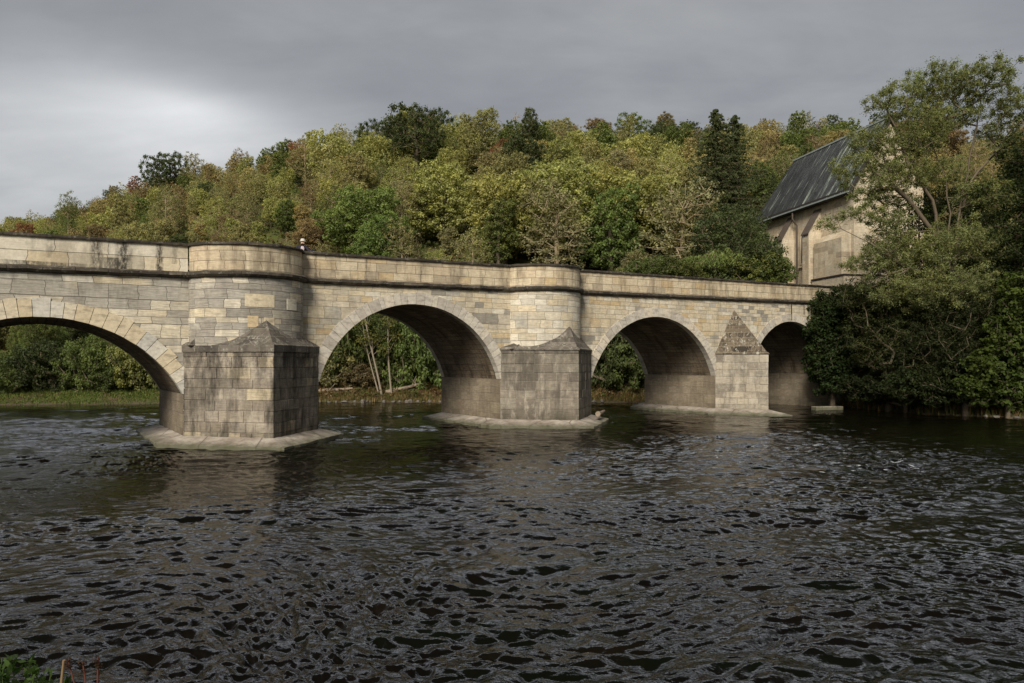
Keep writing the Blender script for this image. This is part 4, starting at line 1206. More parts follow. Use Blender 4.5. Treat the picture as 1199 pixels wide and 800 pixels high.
grass('dry_grass', p[(p[:, 0] >= -17)], .3, .025, BR, 'dry brown grass and weeds along the far bank under the middle arch', 7, seed=6)
p = bank_pts(9000, 22, 60, 24, 56, .1, 2.2, 8)
grass('riverside_grass', p, .55, .03, [(.2, .15, .06), (.12, .12, .04), (.16, .1, .05), (.08, .1, .03)], 'dry and green grass fringe at the foot of the right bank trees', 8, seed=9)
p = bank_pts(4000, -20, 16, -8, 13, .6, 9, 10)
grass('near_bank_grass', p, .35, .012, GR, 'green grass on the near bank under the photographer', 7, seed=12)
# fallen leaves and scrub on the middle arch bank
p = bank_pts(900, -20, 10, 56, 66, 1.0, 6, 12)
scatter_cover('bank_scrub', p, .09, 30, .7, [(.15, .11, .055), (.09, .11, .03), (.2, .14, .07), (.1, .06, .035)], 'low brown and green scrub on the far bank behind the middle arch', 'scrub', seed=8)

# stones along the waterline
def rock_mesh(seed, r):
    rs = np.random.default_rng(seed)
    import bmesh
    bm = bmesh.new(); bmesh.ops.create_icosphere(bm, subdivisions=2, radius=r)
    k = rs.uniform(.6, 1.2, 3); k[2] *= .6; ph = rs.random(3) * 6
    for v in bm.verts:
        f = 1 + .16 * math.sin(v.co.x / r * 3 + ph[0]) + .14 * math.sin(v.co.y / r * 4 + ph[1]) + .1 * math.sin(v.co.z / r * 5 + ph[2])
        v.co = Vector((v.co.x * k[0], v.co.y * k[1], v.co.z * k[2])) * f
    me = bpy.data.meshes.new('stone'); bm.to_mesh(me); bm.free(); me.materials.append(M['rock']); return me
rocks = [rock_mesh(i, .28) for i in range(4)]
def seg_walk(pts, step, rs):
    out = []
    for (a, b) in zip(pts[:-1], pts[1:]):
        a = np.array(a, float); b = np.array(b, float); L = np.linalg.norm(b - a); k = int(L / step)
        for i in range(k): out.append(a + (b - a) * (i + rs.uniform(-.4, .4)) / max(k, 1))
    return out
rs = np.random.default_rng(31); cnt = 0
for (pl, st, lab, grp, lo, hi) in (([(-20, 56.8), (-11, 58.3), (0, 57.5), (8, 58.3)], .5, 'small grey stone at the waterline of the far bank under the arches', 'stones along the far waterline', .35, 1.0),
                          ([(27.6, 43.0), (29.3, 41.2), (36, 36)], 1.0, 'grey stone at the water edge below the right bank trees', 'stones along the right waterline', .5, 1.3)):
    for p_ in seg_walk(pl, st, rs):
        o = bpy.data.objects.new('stone', rocks[rs.integers(0, 4)]); s_ = rs.uniform(lo, hi)
        o.location = (p_[0] + rs.uniform(-.25, .25), p_[1] + rs.uniform(-.35, .15), .03); o.scale = (s_, s_, s_); o.rotation_euler = (0, 0, rs.uniform(0, 6.28))
        link(o); tag(o, lab, 'stone', grp); cnt += 1
# half-drowned stones of the riffle
for i, (px, py) in enumerate(((950, 548), (985, 566), (905, 556), (1010, 571), (935, 571), (1023, 563))):
    Yd = CAMZ * F / (py - HY); p_ = at(px, py, Yd)
    o = bpy.data.objects.new('riffle_stone', rocks[i % 4].copy()); o.data.materials.clear(); o.data.materials.append(M['rock_wet'])
    o.location = (p_.x, Yd, -.06); o.scale = (1.7, 1.0, .6); link(o)
    tag(o, 'wet brown stone half drowned in the riffle at mid-river right', 'stone', 'stones in the riffle')
# pale slab by the right abutment
mb = MB(); mb.box(0, 2.1, 0, .55, -.2, .16)
o = mb.build('stone_slab', M['apron'], bevel=.03); o.location = at(956, 480, 48.3) * 1.0; o.location.z = .06; o.rotation_euler.z = .25
tag(o, 'pale flat stone slab in the water beside the right abutment', 'slab')

# ------------------------------------------------------------------ trees with pale trunks, logs behind the middle arch
def pale_trunk(px0, py0, px1, py1, Y, r, label, seed):
    a = at(px0, py0, Y); b = at(px1, py1, Y + .6)
    a.z = gz(a.x, a.y) - .3
    rnd = random.Random(seed); root = empty('birch_tree', (a.x, a.y, a.z)); tag(root, label, 'tree')
    d = b - a; pts = []; n = 12
    for i in range(n):
        t = i / (n - 1); pts.append(d * t * 1.25 + Vector((math.sin(t * 5 + seed) * .08, 0, 0)))
    mb = MB(); mb.tube(pts, [r * (1 - .65 * i / (n - 1)) for i in range(n)], 8); mb.build('trunk', M['pale_bark'], root, smooth=True)
    tips = []
    mb = MB()
    for k in range(9):
        p = pts[rnd.randint(5, n - 1)]; e = p + Vector((rnd.uniform(-1.3, 1.3), rnd.uniform(-.8, .8), rnd.uniform(.5, 1.8)))
        mb.tube([p, (p + e) / 2 + Vector((0, 0, .1)), e], [r * .3, r * .2, r * .08], 5); tips.append(e)
    mb.build('branches', M['pale_bark'], root, smooth=True)
    rs = np.random.default_rng(seed); C = np.array([tuple(t) for t in tips] + [tuple(pts[-1])])
    V, Fc, tone = leaves_np(C, np.full(len(C), .8), 70, .1, rs)
    c = bpy.data.objects.new('crown', np_mesh('birch_crown', V, Fc, M['leaf'], fattr={'tone': tone})); c.color = (.13, .13, .04, 1); link(c, root)
pale_trunk(447, 455, 429, 376, 59.7, .095, 'pale leaning trunk, right one of the pair seen through the middle arch', 1)
pale_trunk(444, 452, 427, 392, 60.0, .07, 'thinner pale leaning trunk, left one of the pair seen through the middle arch', 2)
pale_trunk(459, 450, 453, 373, 59.8, .085, 'upright pale trunk right of the leaning pair seen through the middle arch', 3)
def log(px0, py0, px1, py1, Y, r, label, seed, tw=3):
    branchy('fallen_log', at(px0, py0, Y), at(px1, py1, Y + .5), r, M['log'], label, 'log', tw, seed)
log(372, 459, 413, 455, 59.8, .2, 'grey fallen log lying along the bank just right of the first pier', 5)
log(452, 460, 492, 450, 60.2, .22, 'dark fallen log propped at the foot of the pale trunks', 6, 5)
log(72, 468, 93, 457, 58.0, .11, 'thin fallen trunk slanting down the grass seen through the left arch', 7)

# shrubs at the water's edge through the arches and at the bridge end
def bush_at(px, py, Y, s, colour, label, key=None, sz=1.0, name='bush', cat='bush', group=None, col_=None):
    p_ = at(px, py, Y)
    o = place_tree(key or BUSH[int(px) % 3], p_.x, Y, s, col_ or colour, label, cat, group, name=name, sz=sz)
    return o
for (px, Y, s, c, sz, lab) in ((20, 59.0, 1.0, 'mid-green', 1.2, 'green bush on the far bank at the left edge of the left arch'),
        (60, 59.4, 1.1, 'dark green', 1.3, 'dark bush on the far bank under the middle of the left arch'),
        (105, 59.3, 1.05, 'bright green', 1.5, 'bright green bush on the far bank under the left arch'),
        (135, 59.2, .95, 'mid-green', 1.2, 'mid-green bush behind the fallen trunk under the left arch'),
        (165, 59.6, 1.1, 'yellow-green', 1.4, 'yellowish bush on the far bank beside the first pier'),
        (385, 62, 1.2, 'olive', 1.2, 'olive bush behind the log right of the first pier'),
        (405, 63.5, 1.5, 'mid-green', 1.8, 'taller green bush left of the pale trunks'),
        (425, 62, .9, 'brownish', .9, 'low brown bush at the foot of the leaning trunks'),
        (492, 62.5, 1.5, 'bright green', 1.7, 'bright green bush beside the middle pier under the middle arch'),
        (475, 63.5, 1.5, 'mid-green', 1.6, 'green bush behind the upright pale trunk'),
        (705, 62, 1.4, 'dark green', 1.7, 'dark bush under the left side of the third arch'),
        (735, 62, 1.4, 'mid-green', 1.5, 'green bush under the middle of the third arch')):
    bush_at(px, 460, Y, s, c, lab, sz=sz)
# greenery between the bridge end and the church
def place_top(key, px, py, Y, h, ph, colour, label, sx=1.0, name='bush', cat='bush', z=None):
    p_ = at(px, py, Y); sc = h / ph
    o = place_tree(key, p_.x, Y, sc * sx, colour, label, cat, name=name, sz=1 / sx, z=p_.z - h)
    return o
proto('weep', [(0, 0, 2.0, 1.7, 1.7, .8), (1.0, .3, 1.7, 1, 1, .7), (-1.0, .2, 1.6, 1.1, 1.1, .7)], 1.6, 333, spacing=.42, per=85, size=.11, clump=.5, maxn=80, droop=1.6, aspect=.22)
place_top('weep', 838, 290, 62, 2.9, 2.9, (.19, .235, .075), 'light green weeping shrub just behind the parapet left of the church', 1.25, 'weeping_shrub', 'shrub')
place_top('bush0', 880, 294, 62, 3.2, 2.9, (.16, .19, .06), 'bright leafy bush behind the parapet touching the church wall', 1.1)
place_top('bush1', 903, 302, 61, 2.8, 2.9, (.13, .16, .045), 'green bush behind the parapet right in front of the church side wall', .85)
place_top('bush2', 800, 300, 62, 2.6, 2.9, 'mid-green', 'dark green bush behind the parapet left of the weeping shrub', 1.1)
place_top('bush0', 765, 300, 63, 3.0, 2.9, 'mid-green', 'green bush behind the parapet above the third arch', 1.1)
place_top('near1', 872, 240, 72, 10, 9.8, 'dark green', 'dense dark tree behind the leafy bushes left of the church', .75, 'broadleaf_tree', 'tree')

# ------------------------------------------------------------------ church
CA = math.atan2(.208, .978)
church = empty('church', (29.2, 62.0, 0), CA)
tag(church, 'tall gothic stone church with steep dark slate roof at the right end of the bridge', 'church')
W_, L_, Z0, ZE, ZR = 6.9, 14.9, 5.2, 18.55, 24.2
mb = MB()
mb.poly([(0, 0, Z0), (W_, 0, Z0), (W_, 0, ZE), (W_ / 2, 0, ZR - .15), (0, 0, ZE)])
mb.poly([(W_, L_, Z0), (0, L_, Z0), (0, L_, ZE), (W_ / 2, L_ - 1.1, ZR - .15), (W_, L_, ZE)])
mb.poly([(0, L_, Z0), (0, 0, Z0), (0, 0, ZE), (0, L_, ZE)])
mb.poly([(W_, 0, Z0), (W_, L_, Z0), (W_, L_, ZE), (W_, 0, ZE)])
mb.build('wall', M['church_wall'], church)
def slate():
    n = NT('slate_and_lead_roof'); uvn = n.n('ShaderNodeUVMap').outputs[0]
    bk = n.n('ShaderNodeTexBrick', offset=0.5); n.l(uvn, bk.inputs['Vector'])
    bk.inputs['Color1'].default_value = (.0, .0, .0, 1); bk.inputs['Color2'].default_value = (1, 1, 1, 1); bk.inputs['Mortar'].default_value = (0, 0, 0, 1)
    bk.inputs['Scale'].default_value = 1; bk.inputs['Brick Width'].default_value = .55; bk.inputs['Row Height'].default_value = 1.4; bk.inputs['Mortar Size'].default_value = .02
    r_ = n.sep(bk.outputs['Color'])[0]
    c = n.mix(r_, (.022, .0235, .024), (.048, .051, .052))
    stn = n.noise(n.mapping(uvn, (1.6, .13, 1)), 1.7, 5, .6)
    s = n.sep(uvn)
    near = n.math('DIVIDE', n.math('SUBTRACT', 11.5, s[0]), 11.5, clamp=True)
    stn2 = n.math('ADD', n.math('MULTIPLY', near, .13), stn)
    c = n.mix(n.ramp(stn2, [(.61, 0), (.69, 1)]), c, (.24, .275, .23))
    f = n.noise(uvn, 3, 5, .7)
    c = n.mix(1.0, c, n.ramp(f, [(.3, .7), (.7, 1.25)]), 'MULTIPLY')
    return n.done(n.bsdf(c, .7, n.bump(n.math('ADD', f, n.math('MULTIPLY', bk.outputs['Fac'], -1.0)), .4, .03), .25))
M['slate'] = slate()
M['leadtrim'] = simple('weathered_lead', (.22, .25, .24)); M['darkwood'] = simple('dark_eaves_wood', (.03, .025, .02)); M['copper'] = simple('brown_weathered_stone', (.085, .066, .052), .7)
# roof slabs with thickness
k = (ZR - ZE) / (W_ / 2); ov = .55
mb = MB(); A0 = (-ov, ZE - ov * k); Rg = (W_ / 2, ZR); th = .14
for sgn in (0, 1):
    fx = (lambda x: x) if sgn == 0 else (lambda x: W_ - x)
    a_ = (fx(A0[0]), A0[1]); r_ = (fx(Rg[0]), Rg[1]); sl = math.hypot(W_ / 2 + ov, (W_ / 2 + ov) * k)
    q = [(a_[0], -.25, a_[1] + th), (a_[0], L_ + .5, a_[1] + th), (r_[0], L_ - .9, r_[1] + th), (r_[0], -.25, r_[1] + th)]
    uv = [(0, 0), (L_ + .55, 0), (L_ + .55, sl), (0, sl)]
    mb.poly(q[::-1] if sgn == 0 else q, uv[::-1] if sgn == 0 else uv)
    q2 = [(x, y, z - th) for x, y, z in q]; mb.poly(q2 if sgn == 0 else q2[::-1], uv)
    mb.poly([q[0], q2[0], q2[1], q[1]]); mb.poly([q[0], q[3], q2[3], q2[0]]); mb.poly([q[1], q2[1], q2[2], q[2]])
roof = mb.build('roof', M['slate'], church)
for sgn in (0, 1):      # standing seams
    mb = MB()
    for i in range(25):
        y = -.1 + i * .575
        xa, xr = (-ov, W_ / 2) if sgn == 0 else (W_ + ov, W_ / 2)
        dz = A0[1] + th
        for dy in (0,):
            mb.poly([(xa, y, dz + .045), (xa, y + .03, dz + .045), (xr, y + .03, ZR + th + .045), (xr, y, ZR + th + .045)], [(y, 0), (y, 0), (y, 7), (y, 7)])
            mb.poly([(xa, y, dz), (xa, y, dz + .045), (xr, y, ZR + th + .045), (xr, y, ZR + th)], [(y, 0), (y, 0), (y, 7), (y, 7)])
            mb.poly([(xa, y + .03, dz), (xa, y + .03, dz + .045), (xr, y + .03, ZR + th + .045), (xr, y + .03, ZR + th)], [(y, 0), (y, 0), (y, 7), (y, 7)])
    mb.build('standing_seams', M['slate'], roof)
mb = MB(); mb.box(W_ / 2 - .12, W_ / 2 + .12, -.27, L_ - .88, ZR + th - .05, ZR + th + .1); mb.build('ridge_cap', M['leadtrim'], roof)
mb = MB(); mb.box(-.5, -.02, .0, L_, ZE - .95, ZE - .5); mb.build('eaves_soffit', M['darkwood'], church)
mb = MB(); mb.box(-.66, -.5, -.25, L_ + .3, A0[1] - .12, A0[1] + .02); mb.build('eaves_board', M['darkwood'], church)
mb = MB(); mb.box(-.75, -.6, -.25, L_ + .3, A0[1] - .02, A0[1] + .1); mb.build('gutter', M['leadtrim'], church)
# verge strip of the near gable
mb = MB()
for sgn in (0, 1):
    fx = (lambda x: x) if sgn == 0 else (lambda x: W_ - x)
    a_ = Vector((fx(-ov), -.3, A0[1] - .16)); r_ = Vector((W_ / 2, -.3, ZR - .16)); up_ = Vector((0, 0, .34)); t_ = Vector((0, .2, 0))
    mb.poly([a_, r_, r_ + up_, a_ + up_]); mb.poly([a_ + t_, a_ + t_ + up_, r_ + t_ + up_, r_ + t_]); mb.poly([a_ + up_, r_ + up_, r_ + up_ + t_, a_ + up_ + t_]); mb.poly([a_, a_ + t_, r_ + t_, r_])
mb.build('gable_verge', M['darkwood'], church)
# buttresses along the side wall
def buttress(y, w, pr, ztop, zcap, parent=church, x0=0.0, lab=None):
    mb = MB(); a, b = y - w / 2, y + w / 2
    z1 = zcap; X = x0 - pr
    mb.poly([(X, b, Z0), (X, a, Z0), (X, a, z1), (X, b, z1)])
    mb.poly([(X, a, Z0), (x0, a, Z0), (x0, a, ztop), (X, a, z1)]); mb.poly([(x0, b, Z0), (X, b, Z0), (X, b, z1), (x0, b, ztop)])
    o = mb.build('buttress', M['church_wall'], parent)
    mb = MB(); e = .07; zz = (ztop - z1) / pr
    q = [(X - .12, a - e, z1 - .12 * zz + .04), (X - .12, b + e, z1 - .12 * zz + .04), (x0, b + e, ztop + .04), (x0, a - e, ztop + .04)]
    q2 = [(p[0], p[1], p[2] + .12) for p in q]
    mb.poly(q2[::-1]); mb.poly(q); mb.poly([q[0], q[3], q2[3], q2[0]]); mb.poly([q[1], q2[1], q2[2], q[2]]); mb.poly([q[0], q2[0], q2[1], q[1]])
    mb.build('weathering_slab', M['copper'], o)
    return o
buttress(5.0, .95, 1.25, 17.1, 15.0); buttress(9.2, .95, 1.25, 17.2, 15.1); buttress(14.4, .95, 1.25, 17.2, 15.0)
# thicker lower wall of the near bay with its sloped top and plinth
mb = MB(); a, b = .35, 4.2
mb.box(-.95, -.0, a, b, Z0, 13.9); mb.poly([(-.95, b, 13.9), (-.95, a, 13.9), (0, a, 14.6), (0, b, 14.6)]); mb.poly([(-.95, a, 13.9), (0, a, 13.9), (0, a, 14.6)]); mb.poly([(0, b, 13.9), (-.95, b, 13.9), (0, b, 14.6)])
mb.build('thick_bay', M['church_wall'], church)
mb = MB(); mb.box(-1.1, W_ + .12, -.14, -.0, Z0, 10.55); mb.box(-1.08, -.96, -.0, 4.3, Z0, 10.55); mb.build('plinth', M['church_wall'], church)
mb = MB(); mb.box(-1.16, W_ + .17, -.2, -.0, 10.56, 10.7); mb.box(-1.15, -.96, .0, 4.36, 10.56, 10.7); mb.build('plinth_moulding', M['darkwood'], church)
# pointed windows between the buttresses: frame, glass, mullion
M['glass'] = simple('dark_leaded_glass', (.02, .024, .026), .2, spec=.6)
M['window_frame'] = simple('window_stone', (.5, .42, .3))
def lancet(y, w, z0, z1):
    fr = MB(); gl = MB()
    def arch(hw, zt0, zt1, n=8):
        pts = [(-hw, z0)]
        zs = z1 - hw * 1.5
        for i in range(n + 1): f = i / n; pts.append((-hw * (1 - f ** 1.7), zs + (z1 - zs) * math.sin(f * math.pi / 2)))
        for i in range(n - 1, -1, -1): f = i / n; pts.append((hw * (1 - f ** 1.7), zs + (z1 - zs) * math.sin(f * math.pi / 2)))
        pts.append((hw, z0)); return pts
    P = arch(w / 2, 0, 0); c_z = z0 + .4 * (z1 - z0)
    Q = [(p[0] * 1.28, c_z + (p[1] - c_z) * 1.1) for p in P]
    gl.poly([(-.02, y + p[0], p[1]) for p in P][::-1])
    for i in range(len(P)):
        j = (i + 1) % len(P)
        fr.poly([(-.09, y + Q[i][0], Q[i][1]), (-.09, y + Q[j][0], Q[j][1]), (-.09, y + P[j][0], P[j][1]), (-.09, y + P[i][0], P[i][1])][::-1])
        fr.poly([(-.09, y + P[i][0], P[i][1]), (-.09, y + P[j][0], P[j][1]), (-.02, y + P[j][0], P[j][1]), (-.02, y + P[i][0], P[i][1])][::-1])
        fr.poly([(-.09, y + Q[i][0], Q[i][1]), (-.0, y + Q[i][0], Q[i][1]), (-.0, y + Q[j][0], Q[j][1]), (-.09, y + Q[j][0], Q[j][1])][::-1])
    fr.box(-.08, -.025, y - .05, y + .05, z0, z1 - .25)
    g = fr.build('window', M['window_frame'], church); gl.build('pane', M['glass'], g)
    sm = MB(); sm.box(-.22, -.0, y - w * .72, y + w * .72, z0 - .42, z0 - .24); sm.build('sill', M['window_frame'], g)
lancet(7.0, 1.0, 12.6, 15.6); lancet(11.7, 1.1, 12.4, 15.9)
mb = MB(); mb.tube([(-.62, 8.0, 17.5), (-.62, 8.0, 16.9), (-.15, 8.0, 16.3), (-.15, 8.0, 6.0)], .085, 8); mb.build('downpipe', M['copper'], church)

# ruined garden wall left of the church
gw = MB(); gw.box(0, 5.5, 0, .5, 0, 3.4); gw.box(1.2, 3.0, 0.02, .48, 3.4, 3.75)
o = gw.build('garden_wall', M['old_wall']); p_ = at(868, 250, 84); o.location = (p_.x, 84, p_.z - 3.4); o.rotation_euler.z = .1
tag(o, 'rough old stone wall rising among bushes left of the church eaves', 'wall')

# ------------------------------------------------------------------ big tree and dark growth on the right bank
def lobe_px(L, Y):
    return [((px - CX) / F * (Y + dy), Y + dy, CAMZ + (HY - py) / F * (Y + dy), rx, ry, rz) for (px, py, dy, rx, ry, rz) in L]
YB = 47.0
bx_, by_ = (1112 - CX) / F * YB, YB; bz_ = gz(bx_, by_)
big = [(1062, 120, .5, 2.3, 2.0, 1.5), (1102, 94, 0, 2.2, 2.0, 1.1), (1152, 90, -.5, 2.3, 2.0, 1.0), (1130, 108, .5, 2.0, 2, 1.2), (1170, 150, .8, 1.4, 1.5, .6), (1040, 190, .6, 1.4, 1.5, 1.0), (1035, 168, 0, 1.4, 1.6, 1.1), (1080, 155, -1, 2.0, 2.2, 1.4),
       (1185, 120, .5, 1.5, 1.8, 1.3), (1118, 135, .8, 1.8, 2, 1.0), (1000, 200, 0, 1.5, 1.3, 1.2), (1015, 165, 0, 1.3, 1.3, .9), (1045, 235, 0, 1.4, 1.3, .8), (1010, 310, -1, 1.3, 1.2, .6), (1055, 205, -1.2, 2.0, 1.6, 1.4), (1022, 225, -1, 1.2, 1.2, .8), (1045, 280, -1, 1.5, 1.4, .8), (1190, 175, 0, 1.2, 1.6, 1.2),
       (972, 262, -.5, 1.0, 1.0, .4), (1008, 250, -1.0, 1.3, 1.2, .6), (1040, 258, -1, 1.6, 1.5, .8), (1095, 205, 1.0, 1.8, 1.8, 1.0), (1150, 230, 0, 1.6, 2, 1.0),
       (1030, 300, -1.5, 1.7, 1.6, .8), (1075, 295, -1.5, 2.3, 2.0, 1.2), (1125, 280, -1.5, 2.3, 2, 1.3), (1165, 285, 0, 2.4, 2, 1.6), (1060, 340, -1.8, 2.6, 2, 1.3), (1115, 335, -2, 2.6, 2.2, 1.6), (1160, 345, -1, 2.4, 2, 1.6)]
lb = [(x - bx_, y - by_, z - bz_, rx, ry, rz) for (x, y, z, rx, ry, rz) in lobe_px(big, YB)]
rs = np.random.default_rng(900)
tr = [np.array(p, float) for p in [(0, 0, -.8), (0, 0, 1), (.05, 0, 2.2), (0, 0, 3.2)]]; prn = [-1, 0, 1, 2]
def stem(px_list, start):
    prev = start
    last = tr[start]
    for (px, py, dy) in px_list:
        q = np.array([(px - CX) / F * (YB + dy) - bx_, dy, CAMZ + (HY - py) / F * (YB + dy) - bz_])
        k_ = max(1, int(np.linalg.norm(q - last) / .9))
        for i in range(1, k_ + 1):
            tr.append(last + (q - last) * i / k_ + rs.normal(0, .05, 3) * (i < k_)); prn.append(prev); prev = len(tr) - 1
        last = q
    return prev
stem([(1104, 300, 0), (1092, 235, -.4), (1064, 195, -.8), (1050, 150, -.6)], 3)
stem([(1112, 300, 0), (1113, 250, .1), (1108, 210, 0), (1090, 165, 0), (1080, 120, .2)], 3)
stem([(1120, 300, .3), (1124, 245, .5), (1133, 205, .5), (1140, 165, .3), (1150, 110, 0)], 3)
stem([(1124, 260, .6), (1135, 215, 1.0), (1168, 172, 1.0), (1186, 150, .8)], 3)
stem([(1100, 330, -.6), (1055, 310, -1.3), (1020, 285, -1.6), (985, 268, -1.4)], 3)
stem([(1098, 280, -.6), (1062, 232, -1.2), (1030, 205, -1.0)], 3)
T = crown_points(lb, .46, rs, .1, tries=24000, maxn=1350)
A, B, r0, r1, N = grow(tr, T, rs, .7, .012, .41, .10, .14, parents=prn, first=4)
Vt, Ft = tubes_np(A, B, r0, r1, 6)
root = empty('willow_tree', (bx_, by_, bz_)); tag(root, 'largest airy tree with forked limbs spreading over the church gable', 'tree')
link(bpy.data.objects.new('trunk', np_mesh('big_trunk', Vt, Ft, M['bark'], smooth=True)), root)
Rd = .5 * rs.uniform(.6, 1.4, len(T))
V, Fc, tone = leaves_np(T, Rd, 150, .066, rs, .36, .1, .85, .35)
c = link(bpy.data.objects.new('crown', np_mesh('big_crown', V, Fc, M['leaf'], fattr={'tone': tone})), root); c.color = (.19, .21, .085, 1)

def dense(name, base_px, Y, L, colour, label, seed, per=85, size=.1, spacing=.75, clump=.75, maxn=330, cat='tree', th=5, aspect=.5, bare_base=True):
    bx, by = (base_px - CX) / F * Y, Y; bz = gz(bx, by)
    lb = [(x - bx, y - by, z - bz, rx, ry, rz) for (x, y, z, rx, ry, rz) in lobe_px(L, Y)]
    rs = np.random.default_rng(seed)
    tm, cm, _ = tree_meshes(name, lb, trunk_line(th, rs), seed, spacing=spacing, per=per, size=size, clump=clump, maxn=maxn, aspect=aspect, shell=.3, tip=.012, power=.46)
    root = empty(name, (bx, by, bz)); tag(root, label, cat)
    link(bpy.data.objects.new('trunk', tm), root); c = link(bpy.data.objects.new('crown', cm), root); c.color = (*colour, 1)
dense('broadleaf_tree', 1190, 46, [(1190, 235, 1, 3.0, 2.5, 2.0), (1150, 270, 2, 2.6, 2.4, 2.2), (1215, 290, 0, 3, 3, 3), (1170, 340, 1, 3, 2.5, 2.6), (1235, 220, 1, 3, 3, 3)], (.035, .05, .016), 'dense dark green tree at the right photo edge behind the airy tree', 71, th=9)
dense('broadleaf_tree', 1260, 44, [(1240, 180, 1, 3, 3, 3), (1260, 300, 0, 4, 3, 5), (1225, 400, 0, 3, 3, 3)], (.028, .04, .013), 'dark tree cut off by the right photo edge', 72, th=9)
dense('ivy_bush', 975, 50.0, [(972, 366, 0, 1.2, 1.4, 1.4), (955, 385, -.2, .8, 1.2, .8), (962, 415, -.2, 1.0, 1.4, 1.6), (1000, 350, .3, 1.0, 1.2, 1.0), (990, 400, 0, 1.7, 1.6, 2.4), (975, 435, 0, 1.3, 1.4, 1.7), (1005, 370, .3, 1.6, 1.6, 1.6)], (.028, .044, .014), 'dark glossy ivy bush covering the bridge end beside the last arch', 73, size=.085, per=75, spacing=.45, clump=.55, th=2.5, cat='bush', aspect=.7, maxn=420)
dense('willow_bush', 1040, 47.5, [(1035, 385, 0, 2.2, 2, 1.8), (1060, 360, 0, 2.3, 2, 1.8), (1015, 350, 0, 1.5, 1.6, 1.3), (1075, 400, 0, 2.2, 2, 1.8), (1025, 410, -.3, 1.5, 1.4, 1.2)], (.05, .06, .022), 'grey-green willow bush hanging between the ivy and the bank', 74, size=.09, th=1.6, cat='bush', aspect=.3, spacing=.5, clump=.5, maxn=520, per=80)
dense('willow_bush', 1110, 45, [(1105, 410, 0, 2.2, 2, 1.7), (1130, 380, 0, 2.4, 2, 2), (1150, 425, -.5, 2.2, 1.8, 1.6), (1085, 430, .6, 1.8, 1.6, 1.2)], (.03, .038, .014), 'dark willow bush over the water below the largest tree', 75, size=.09, th=1.6, cat='bush', aspect=.3, spacing=.5, clump=.5, maxn=520, per=80)
dense('climbing_hop', 1180, 42, [(1180, 400, 0, 1.2, 1, 1.5), (1160, 430, 0, 1.2, 1, 1.2), (1190, 450, 0, 1.3, 1, 1.4), (1145, 455, .3, 1.2, 1, .8), (1195, 350, .3, 1.0, 1, 1.6)], (.06, .085, .02), 'lighter green climbing leaves tumbling to the water at the right edge', 76, size=.09, per=50, spacing=.5, clump=.42, th=1.5, cat='plant', aspect=.85)
dense('riverside_bush', 1060, 46.2, [(1050, 455, .5, 2.0, 1.2, .7), (1085, 460, 0, 2.0, 1.2, .7), (1020, 455, 1.5, 1.8, 1.2, .8)], (.022, .03, .01), 'low dark scrub at the foot of the right bank', 77, size=.08, spacing=.45, clump=.4, th=1.0, cat='bush')
dense('riverside_bush', 1130, 43.6, [(1105, 450, .4, 2.0, 1.2, 1.1), (1140, 440, 0, 2.0, 1.2, 1.3), (1175, 455, 0, 1.9, 1.2, 1.3), (1070, 452, 1.2, 1.8, 1.2, .9)], (.026, .036, .012), 'dark low bush touching the water below the climbing leaves', 79, size=.08, spacing=.42, clump=.42, th=1.0, cat='bush', maxn=420)
dense('broadleaf_tree', 1075, 55, [(1060, 300, 0, 2.5, 2.5, 2.5), (1110, 260, 0, 3, 2.5, 3), (1090, 350, -1, 3, 3, 3), (1150, 330, 0, 3, 3, 3)], (.03, .042, .014), 'dark leafy tree in shade behind the forked limbs of the largest tree', 78, th=7)

# ------------------------------------------------------------------ near bank plants, bottom left
def near_plant():
    rs = np.random.default_rng(500); x0, y0 = -3.22, 4.7; z0 = gz(x0, y0)
    root = empty('nettle_plant', (x0, y0, z0)); tag(root, 'green leafy plant on the near bank in the bottom left corner', 'plant')
    mb = MB(); tips = []
    for k in range(26):
        a = rs.uniform(-.4, .26); b = rs.uniform(-.2, .25); h = 1.36 - z0 - abs(a + .1) * .5 - rs.uniform(0, .22)
        pts = [(a * .3, b * .3, -.1), (a * .7, b * .7, h * .5), (a, b, h)]
        mb.tube(pts, [.008, .006, .003], 5); 
        for f in np.linspace(.25, 1, 9): tips.append((a * f, b * f, h * f))
    mb.build('stem', simple('green_stem', (.06, .09, .02)), root)
    V, Fc, tone = leaves_np(np.array(tips), np.full(len(tips), .07), 7, .034, rs, .45, .3, .7, .6)
    c = link(bpy.data.objects.new('foliage', np_mesh('nettle_leaves', V, Fc, M['leaf'], fattr={'tone': tone})), root); c.color = (.05, .085, .022, 1)
near_plant()
def stalk(name, pxb, pxt, pyt, Y, r, mat, label, head=True, seed=0, bend=0.0):
    t = at(pxt, pyt, Y); bx = (pxb - CX) / F * Y; bz = gz(bx, Y)
    root = empty(name, (bx, Y, bz)); tag(root, label, 'plant')
    L = Vector((t.x - bx, 0, t.z - bz)); mb = MB()
    pts = [Vector((0, 0, -.1)), L * .35 + Vector((bend * .5, 0, 0)), L * .7 + Vector((bend, .01, 0)), L]
    mb.tube(pts, [r, r, r * .9, r * .75], 8); mb.build('stem', mat, root, smooth=True)
    if head:
        rs = np.random.default_rng(seed); C = np.array([tuple(L * f + Vector((0, 0, 0))) for f in (.94, .97, 1.0)]) + rs.normal(0, .008, (3, 3))
        V, Fc, tone = leaves_np(C, np.full(3, .03), 16, .010, rs, .6, .3, .8, .3)
        c = link(bpy.data.objects.new('seed_head', np_mesh('seed_head', V, Fc, M['leaf'], fattr={'tone': tone})), root); c.color = (.05, .03, .02, 1)
stalk('dead_stalk', 54, 75, 773, 4.6, .011, M['stem_tan'], 'thick tan broken stalk leaning right at the bottom left', head=False)
